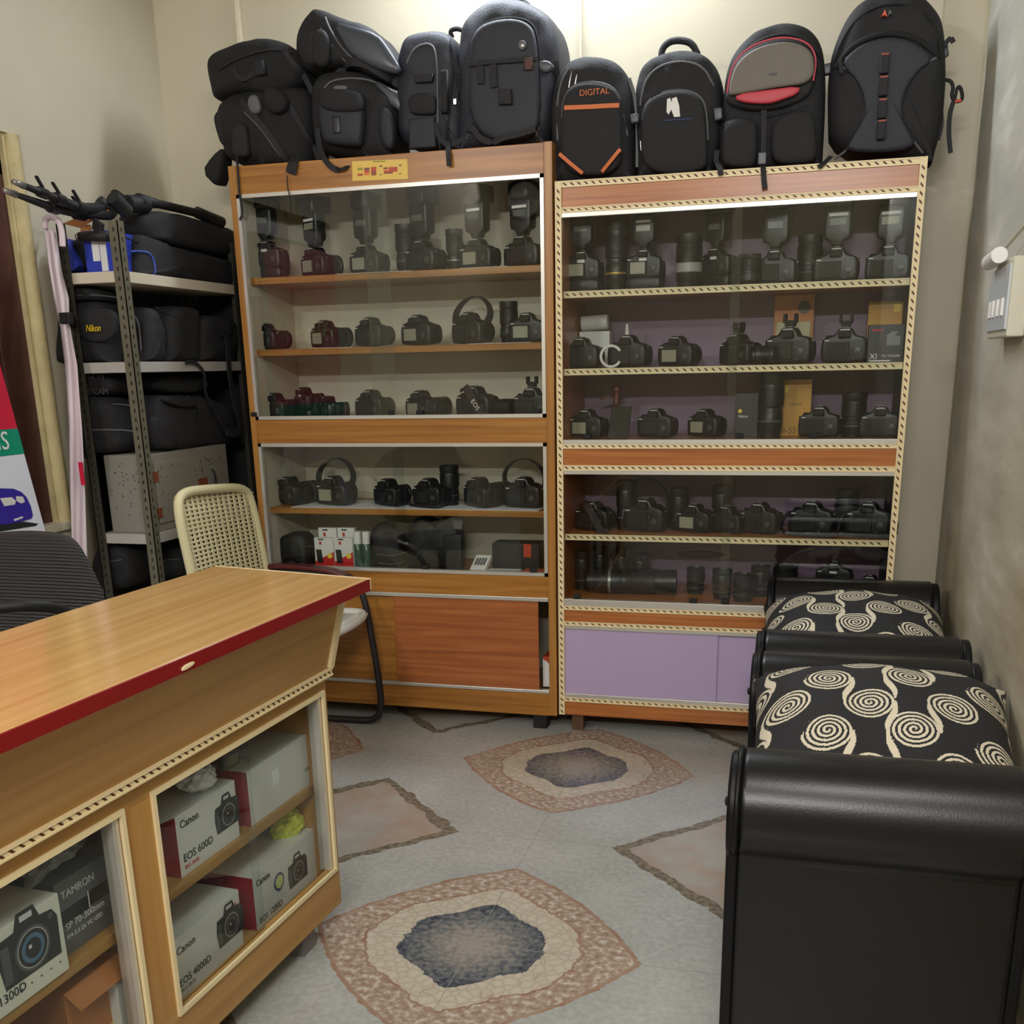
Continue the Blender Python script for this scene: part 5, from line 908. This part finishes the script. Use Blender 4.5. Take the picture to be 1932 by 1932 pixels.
bx = thing('aluminium_case', 'perforated aluminium box with copper hinges on the rack above the chair', 'case', (-2.37, 3.62, .8205)); al2 = mat('satin_aluminium', (150, 147, 136), .4, .35)
MB().box((-2.466, 3.375, .8205), (-2.288, 3.93, 1.10)).build('box_body', al2, bx, bevel=.003); MB().box((-2.288, 3.41, .85), (-2.283, 3.72, 1.07)).build('door', al2, bx, bevel=.002); cop = mat('copper_hinge', (150, 84, 56), .4, .5)
for z in (.89, 1.02): MB().box((-2.284, 3.395, z-.018), (-2.280, 3.425, z+.018)).build('hinge', cop, bx)
MB().box((-2.284, 3.69, .95), (-2.278, 3.75, .985)).build('latch', cop, bx); MB().tube(chaikin([V((-2.285, 3.80, .93)), V((-2.272, 3.80, .94)), V((-2.272, 3.80, 1.0)), V((-2.285, 3.80, 1.01))], 1, False), .004, 6).build('handle', rub, bx, smooth=True)
q = MB(); random.seed(5)
for i in range(60): yy, zz = random.uniform(3.43, 3.9), random.uniform(.86, 1.06); q.box((-2.2835, yy, zz), (-2.2825, yy+.004, zz+.004))
for i in range(34): xx, zz = random.uniform(-2.45, -2.30), random.uniform(.85, 1.07); q.box((xx, 3.3745, zz), (xx+.004, 3.3755, zz+.004))
q.build('vent_holes', rub, bx)
def xbag(name, label, cat, px, xc, d, m=fab, N=4, zmin=None): return Bag(name, label, cat, px, xc, d, m, N, zmin=zmin, n=(1, 0, 0), P=Xp)
def Z4(l): return [(x/4.025, 250+y/4.025) for x, y in l]
def Z5(l): return [(130+x/5.367, 540+y/5.367) for x, y in l]
b = xbag('tripod_bag', 'long black bag, upper of two on the rack top shelf', 'bag', Z4([(975, 650), (1010, 600), (1150, 600), (1400, 660), (1640, 730), (1760, 800), (1790, 900), (1780, 960), (1500, 930), (1250, 870), (1080, 840), (1010, 800)]), -2.37, .17); b.seam(Z4([(1000, 780), (1150, 840), (1500, 900), (1760, 930)]), .003, fabd)
b = xbag('tripod_bag', 'long black bag with blue piping, lower of two on the rack top shelf', 'bag', Z4([(960, 1060), (955, 760), (1010, 810), (1250, 880), (1500, 940), (1780, 990), (1800, 1160)]), -2.37, .17, zmin=1.716); b.seam(Z4([(1070, 900), (1150, 895), (1190, 950), (1200, 1075)]), .004, mat('blue_piping', (60, 80, 170), .5))
def ybag(*a, **k): return Bag(*a, **k)
t = thing('blue_carton', 'blue carton with barcode label and open cardboard flaps on the rack top shelf', 'box', (-2.33, 3.42, 1.7155)); blu = mat('blue_carton', (44, 62, 170), .4)
a, b_ = Yp(163, 500, 3.38), Yp(207, 500, 3.38); h = Yp(190, 425, 3.38).z-1.7155; MB().box((a.x, 3.38, 1.7155), (b_.x-.004, 3.60, 1.7155+h*.9)).build('carton', blu, t, bevel=.001); c = Yp(181, 475, 3.379); MB().box((c.x-.014, 3.3785, c.z-.03), (c.x+.014, 3.38, c.z+.035)).build('barcode_label', white, t); MB().box((b_.x-.03, 3.378, 1.72), (b_.x-.006, 3.38, 1.7155+h*.8)).build('grey_side', cwhite, t)
q = MB(); q.prism([Yp(x, y, 3.40) for x, y in ((118, 422), (150, 408), (196, 392), (206, 398), (150, 430))], (0, .004, 0)); q.prism([Yp(x, y, 3.39) for x, y in ((152, 405+18), (170, 424), (172, 440), (152, 440))], (0, .004, 0)); q.build('cardboard_flap', kraft, t)
t = thing('blue_carton', 'dark blue tilted carton beside the pink banner on the rack top shelf', 'box', (-2.44, 3.4, 1.7155)); MB().prism([Yp(x, y, 3.40) for x, y in ((117, 452), (124, 450), (150, 500), (138, 510.5), (118, 510.5))], (0, .15, 0)).build('carton', blu, t)
cl2 = thing('cable_bundle', 'black cables and clamp stuffed between the blue cartons', 'cable', (-2.40, 3.42, 1.7155))
MB().soft([Yp(x, y, 3.47) for x, y in ((148, 510), (140, 470), (150, 450), (205, 445), (206, 510))], (0, -1, 0), .10, 4).build('bundle', blkm, cl2, smooth=True)
tp_ = thing('tripod', 'black tripod leg with silver foot lying in front of the blue cartons', 'tripod', (-2.36, 3.36, 1.8)); MB().tube([Yp(150, 446, 3.352), Yp(178, 446, 3.352), Yp(204, 446, 3.352)], [.014, .017, .017], 12).build('leg', blkm, tp_, smooth=True); MB().tube([Yp(145, 447, 3.352), Yp(150, 446, 3.352)], [.011, .013], 12).build('foot', chrome, tp_, smooth=True); MB().obox(Yp(172, 432, 3.345), (.03, 0, -.02), (0, .02, 0), (.012, 0, .035)).build('clamp', blkm, tp_, bevel=.003)
def tripod(label, pts, rs, foot, extra):
    P3 = [Yp(x, y, yy) for x, y, yy in pts]; t = thing('tripod', label, 'tripod', P3[1]); MB().tube(P3, rs, 12).build('leg', blkm, t, smooth=True)
    MB().tube([P3[0]+(P3[0]-P3[1]).normalized()*.05, P3[0]], [.008, .011], 10).build('foot', silv, t, smooth=True)
    for k in extra:
        c = P3[k]; d = (P3[k]-P3[k-1]).normalized(); MB().lathe([(0, -.02), (rs[k]*1.35, -.02), (rs[k]*1.35, .02), (0, .02)], c, d, 12).build('leg_clamp', blk, t, smooth=2); MB().obox(c+V((0, -.004, rs[k])), d*-.03+V((0, 0, .028)), (0, .012, 0), (.006, 0, .004)).build('lever', blk, t, bevel=.001)
    return t
t = tripod('black tripod on top of the rack with its legs pointing at the window, upper leg', [(44, 350, 3.02), (80, 364, 3.12), (112, 377, 3.2), (150, 393, 3.3), (190, 395, 3.4)], [.009, .012, .014, .017, .021], 1, (1, 2, 3))
for l, m_ in (([(186, 380, 3.40), (215, 405, 3.45)], .022), ([(212, 372, 3.42), (240, 400, 3.48)], .026), ([(240, 385, 3.5), (275, 385, 3.6)], .030)): MB().tube([Yp(*p) for p in l], m_, 12).build('tripod_head', blkm, t, smooth=2)
MB().tube(chaikin([Yp(x, y, 3.5) for x, y in ((210, 370), (212, 359), (222, 360), (240, 376))], 1, False), .004, 6).build('wire_handle', blkm, t, smooth=True)
MB().tube([Yp(262, 378, 3.55), Yp(300, 385, 3.7), Yp(380, 404, 3.95), Yp(412, 416, 4.05)], [.024, .015, .015, .017], 12).build('centre_column', blkm, t, smooth=True); MB().tube([Yp(372, 401, 3.93), Yp(418, 420, 4.07)], .022, 12).build('column_end', blk, t, smooth=2)
tripod('black tripod leg under the upper one on top of the rack', [(30, 367, 3.02), (66, 380, 3.1), (100, 392, 3.2), (150, 402, 3.32), (205, 404, 3.42)], [.008, .011, .014, .017, .020], 1, (2, 3))
# middle shelf
b = Bag('camera_bag', 'black shoulder bag with yellow lettering on the rack second shelf', 'bag', Z4([(520, 1740), (520, 1350), (560, 1310), (700, 1290), (860, 1290), (890, 1400), (905, 1740)]), 3.455, .18, fabd, 5, zmin=1.421); b.pad(Z4([(585, 1330), (870, 1330), (885, 1480), (860, 1560), (740, 1600), (600, 1560), (580, 1450)]), .03, fab, 'flap', .3, 5)
c = Yp(*Z4([(652, 1512)])[0], b.yf-.03); text('Nikon', .033, c, (1, 0, 0), (0, 0, 1), mat('yellow_lettering', (226, 190, 40), .5), b.t, shear=.3, ext=.001, sx=.72); b.pad(Z4([(485, 1400), (560, 1395), (575, 1470), (490, 1470)]), .03, blk, 'buckle', 1.2, sm=1)
b = Bag('camera_bag', 'flat dark bag lying on the yellow lettered bag under the rack top shelf', 'bag', Z4([(522, 1300), (530, 1180), (600, 1150), (860, 1200), (870, 1290), (700, 1290)]), 3.46, .16, fabd, 4); b.seam(Z4([(560, 1240), (700, 1230), (850, 1250)]), .002, pip)
b = xbag('camera_bag', 'soft black bag with hanging buckle just right of the rack post', 'bag', Z5([(655, 770), (640, 400), (650, 220), (740, 215), (790, 300), (830, 500), (840, 770)]), -2.37, .16, fab, zmin=1.421); b.seam(Z5([(660, 225), (750, 290), (790, 330), (815, 450), (830, 650)]), .003, pip)
b = xbag('camera_bag', 'boxy dark grey bag in the middle of the rack second shelf', 'bag', Z5([(850, 775), (835, 420), (880, 220), (960, 200), (1160, 210), (1190, 320), (1160, 775)]), -2.37, .17, fab, 5, zmin=1.421); b.seam(Z5([(960, 210), (1150, 330), (1130, 600), (1080, 760)]), .003, fabd)
b = xbag('camera_bag', 'slumped black bag with looped straps at the far end of the rack second shelf', 'bag', Z5([(1200, 800), (1190, 420), (1210, 290), (1340, 310), (1580, 330), (1640, 400), (1650, 520), (1560, 640), (1550, 800)]), -2.37, .17, fab, zmin=1.421); b.strap(Z5([(1490, 430), (1530, 350), (1600, 350), (1640, 430), (1600, 500), (1520, 480)]), .02); b.strap(Z5([(1215, 300), (1300, 420), (1250, 560), (1100, 760)]), .022)
MB().ribbon(chaikin([Xp(x, y, -2.262) for x, y in Z5([(1180, 775), (1250, 760), (1330, 810), (1380, 900), (1380, 1100), (1450, 1200), (1590, 1480)])], 2, False), .014, .003, (0, 1, 0)).build('hanging_strap', web, b.t)
MB().ribbon(chaikin([Xp(x, y, -2.255) for x, y in Z5([(1600, 500), (1620, 800), (1640, 1000), (1700, 1250), (1740, 1400), (1710, 1500), (1600, 1480)])], 2, False), .03, .004, (0, 1, 0)).build('hanging_strap', web, b.t)
# lower bags
b = Bag('camera_bag', 'dark duffel bag on top of the aluminium box, left of the post', 'bag', Z5([(130, 1650), (120, 1150), (200, 1110), (590, 1130), (640, 1400), (660, 1690), (200, 1690)]), 3.45, .18, fabd, 5); b.seam(Z5([(190, 1460), (400, 1450), (620, 1480)]), .003, pip); b.seam(Z5([(180, 1210), (400, 1190), (600, 1220)]), .002, pip)
b = xbag('camera_bag', 'soft black bag with hanging tail on top of the aluminium box', 'bag', Z5([(790, 1680), (750, 1120), (900, 1100), (1250, 1110), (1500, 1200), (1590, 1300), (1600, 1590), (1400, 1620), (1000, 1660)]), -2.38, .18, fab, 4); b.pad(Z5([(900, 1330), (960, 1310), (1100, 1430), (1160, 1560), (1140, 1640), (1060, 1650), (960, 1640)]), .05, fab, 'pocket', .3); b.strap(Z5([(900, 1360), (960, 1530), (1030, 1650)]), .03); b.strap(Z5([(1230, 1130), (1340, 1250), (1300, 1500)]), .025, fabd); b.pad(Z5([(950, 1120), (1280, 1130), (1300, 1210), (1200, 1240), (960, 1180)]), .03, fabd, 'top_fold')
b = Bag('camera_bag', 'black box bag with grey lettering under the rack second shelf', 'bag', Z5([(115, 1110), (110, 880), (560, 880), (590, 1110)]), 3.47, .16, fabd, 5)
for s_, x_, y_ in (('TINUM', 130, 950), ('DE CAM', 135, 1100)): text(s_, .03, Yp(*Z5([(x_, y_)])[0], b.yf-.003), (1, 0, 0), (0, 0, 1), mat('dim_lettering', (72, 68, 70), .7), b.t)
xbag('camera_bag', 'dark bag pushed deep under the rack second shelf, right of the post', 'bag', Z5([(740, 1090), (730, 900), (1300, 900), (1310, 1090)]), -2.40, .14, fabd, 5)
for nm, lab, px, kind in (('camera_bag', 'black gear bag on the rack bottom shelf, left of the post', [(196, 1108), (190, 1040), (215, 1020), (265, 1025), (275, 1108)], 0), ('camera_bag', 'black gear bag on the rack bottom shelf, right of the post', [(305, 1090), (303, 1030), (340, 1020), (352, 1090)], 1)):
    b = Bag(nm, lab, 'bag', px, 3.45, .17, fabd) if not kind else xbag(nm, lab, 'bag', px, -2.38, .16, fabd)
    b.seam([(px[0][0]+10, 1060), (px[0][0]+40, 1055)], .002, pip)
# ================================================================ hanging pink and white banner, standing poster
bn = thing('fabric_banner', 'narrow pinkish white banner hanging in front of the rack', 'banner', (-2.46, 3.27, .6)); pw = mat('pink_white_fabric', (222, 206, 214), .7); 
L_ = [(84, 425), (92, 500), (102, 560), (115, 620), (122, 680), (126, 740), (130, 800), (131, 870), (133, 940), (135, 1010), (137, 1090)]; R_ = [(104, 440), (118, 520), (130, 565), (131, 610), (146, 690), (150, 750), (155, 810), (158, 870), (161, 940), (163, 1010), (166, 1090)]
q = MB(); vs = []; n = 9; S_ = 6
rows = []
for i in range(len(L_)-1):
    for k in range(S_):
        f = k/S_; rows.append(([L_[i][0]*(1-f)+L_[i+1][0]*f, L_[i][1]*(1-f)+L_[i+1][1]*f], [R_[i][0]*(1-f)+R_[i+1][0]*f, R_[i][1]*(1-f)+R_[i+1][1]*f]))
for r_, (l, r) in enumerate(rows):
    for j in range(n): u = j/(n-1); vs.append(Yp(l[0]*(1-u)+r[0]*u, l[1]*(1-u)+r[1]*u, 3.26+.018*sin(u*7+r_*.09)+.01*sin(r_*.3)))
q.add(vs, [(r_*n+j, r_*n+j+1, r_*n+n+j+1, r_*n+n+j) for r_ in range(len(rows)-1) for j in range(n-1)]); o = q.build('cloth', pw, bn, smooth=True); md = o.modifiers.new('s', 'SOLIDIFY'); md.thickness = .002
MB().tube(chaikin([Yp(x, y, 3.26) for x, y in ((84, 430), (86, 412), (97, 408), (112, 416), (117, 440), (118, 465))], 2, False), .010, 8).build('rolled_top', pw, bn, smooth=True)
a, b_ = Yp(148, 872, 3.235), Yp(161, 915, 3.235); MB().box((a.x, 3.232, b_.z), (b_.x, 3.236, a.z)).build('red_patch', mat('crimson_print', (200, 24, 58), .5), bn); a = Yp(120, 601, 3.25); MB().box((a.x, 3.225, a.z-.018), (a.x+.04, 3.25, a.z+.018)).build('clip', rub, bn, bevel=.003)
po = thing('standing_poster', 'tall red, green and white poster board with a blue car at the left edge', 'poster', (-2.5, 2.7, .3)); XP = -2.53
def pp(x, y, dx=0): return Xp(x, y, XP+dx)
zt = 1.98; far_t = V((XP, pp(0, 690).y-.045*(zt-1.41)/.51, zt)); e1, e2 = pp(0, 690), pp(85, 1000)
sl = (e1.y-e2.y)/(e1.z-e2.z)
def pe(z, y=None, dx=0): return V((XP+dx, e2.y+sl*(z-e2.z) if y is None else y, z))
YN = 2.05
MB().prism([pe(.45), pe(zt), pe(zt, YN), pe(.45, YN)], (-.006, 0, 0)).build('board', mat('glossy_white_print', (220, 222, 232), .3), po)
zr, zg = pp(0, 811).z, pp(0, 861).z
MB().prism([pe(zr, dx=.0012), pe(zt, dx=.0012), pe(zt, YN, .0012), pe(zr, YN, .0012)], (-.0008, 0, 0)).build('red_panel', mat('crimson_print', (206, 22, 66), .3), po); MB().prism([pe(zg, dx=.0014), pe(zr, dx=.0014), pe(zr, YN, .0014), pe(zg, YN, .0014)], (-.0008, 0, 0)).build('green_panel', mat('green_print', (0, 142, 112), .3), po)
c = pp(0, 853, .002); text('LENS', .082, (XP+.003, c.y-.135, zg+.02), (0, 1, 0), (0, 0, 1), white, po); yel = mat('yellow_print2', (226, 214, 90), .4)
text('NIKON', .22, (XP+.003, YN+.06, 1.55), (0, 1, 0), (0, 0, 1), yel, po, sx=.95); text('CAMERA, CAMS', .085, (XP+.003, YN+.08, 1.42), (0, 1, 0), (0, 0, 1), white, po)
def cpt(x, y, dx): return pp(x, y, dx)
carb = mat('indigo_car_print', (52, 40, 150), .3); q = MB()
q.prism([cpt(x, y, .002) for x, y in ((-40, 985), (-40, 935), (-10, 921), (25, 922), (40, 928), (50, 938), (58, 955), (62, 972), (60, 978), (40, 984), (10, 990))], (.0006, 0, 0)); q.mi = 1; q.prism([cpt(x, y, .003) for x, y in ((0, 940), (22, 938), (30, 945), (28, 952), (8, 955))], (.0004, 0, 0)); q.prism([cpt(x, y, .003) for x, y in ((30, 936), (43, 937), (47, 947), (40, 950), (31, 945))], (.0004, 0, 0)); q.prism([cpt(x, y, .003) for x, y in ((25, 980), (42, 974), (44, 977), (28, 983))], (.0004, 0, 0)); q.mi = 2; q.prism([cpt(x, y, .001) for x, y in ((-20, 990), (45, 984), (72, 988), (68, 992), (0, 1003))], (.0005, 0, 0)); q.build('printed_car', [carb, flashw, ink], po)
# switchboard on the right wall
sb = thing('switchboard', 'cream electrical switch box on the right wall above the benches', 'switchboard', (XR-.03, 3.1, 1.4)); crp = mat('aged_cream_plastic', (198, 194, 176), .4)
MB().box((XR-.055, 2.86, 1.42), (XR-.015, 3.16, 1.60)).build('back_box', crp, sb, bevel=.004); MB().box((XR-.060, 2.87, 1.437), (XR-.053, 3.155, 1.585)).build('switch_plate', mat('grey_white_plate', (190, 196, 200), .35), sb, bevel=.002)
for y_ in (3.12, 3.07, 3.0, 2.93): MB().box((XR-.065, y_-.018, 1.47), (XR-.058, y_+.006, 1.51)).build('switch', white, sb, bevel=.001)
MB().tube([(XR-.075, 3.11, 1.605), (XR-.075, 2.95, 1.61)], .019, 12).build('plug', white, sb, smooth=2); MB().tube(chaikin([V((XR-.06, 3.12, 1.61)), V((XR-.05, 3.08, 1.63)), V((XR-.04, 2.9, 1.66)), V((XR-.03, 2.6, 1.7))], 1, False), .005, 6).build('cable', crp, sb, smooth=True)

bc = thing('dark_fill_sheet', 'added black sheet standing in for the shade behind the slotted rack', 'cloth', (-2.5, 4.1, .1))  # added sheet that darkens the shaded gaps behind the rack and its bags
q = MB(); pl = [(-2.575, 3.42+.06*k) for k in range(13)]+[(-2.56+.03*k, 4.20) for k in range(14)]; n = len(pl)
rows_ = [1.80-.145*i for i in range(12)]; vs = [V((x+(.008*sin(j*1.7+i*.3) if j < 13 else 0), y+(.010*sin(j*1.5+i*.4) if j >= 13 else 0), z-(.05*sin(j*.25+.4) if i == 0 else 0))) for i, z in enumerate(rows_) for j, (x, y) in enumerate(pl)]
q.add(vs, [(i*n+j, i*n+j+1, i*n+n+j+1, i*n+n+j) for i in range(len(rows_)-1) for j in range(n-1)]); o = q.build('cloth', fabd, bc, smooth=True); md = o.modifiers.new('s', 'SOLIDIFY'); md.thickness = .003
clean()
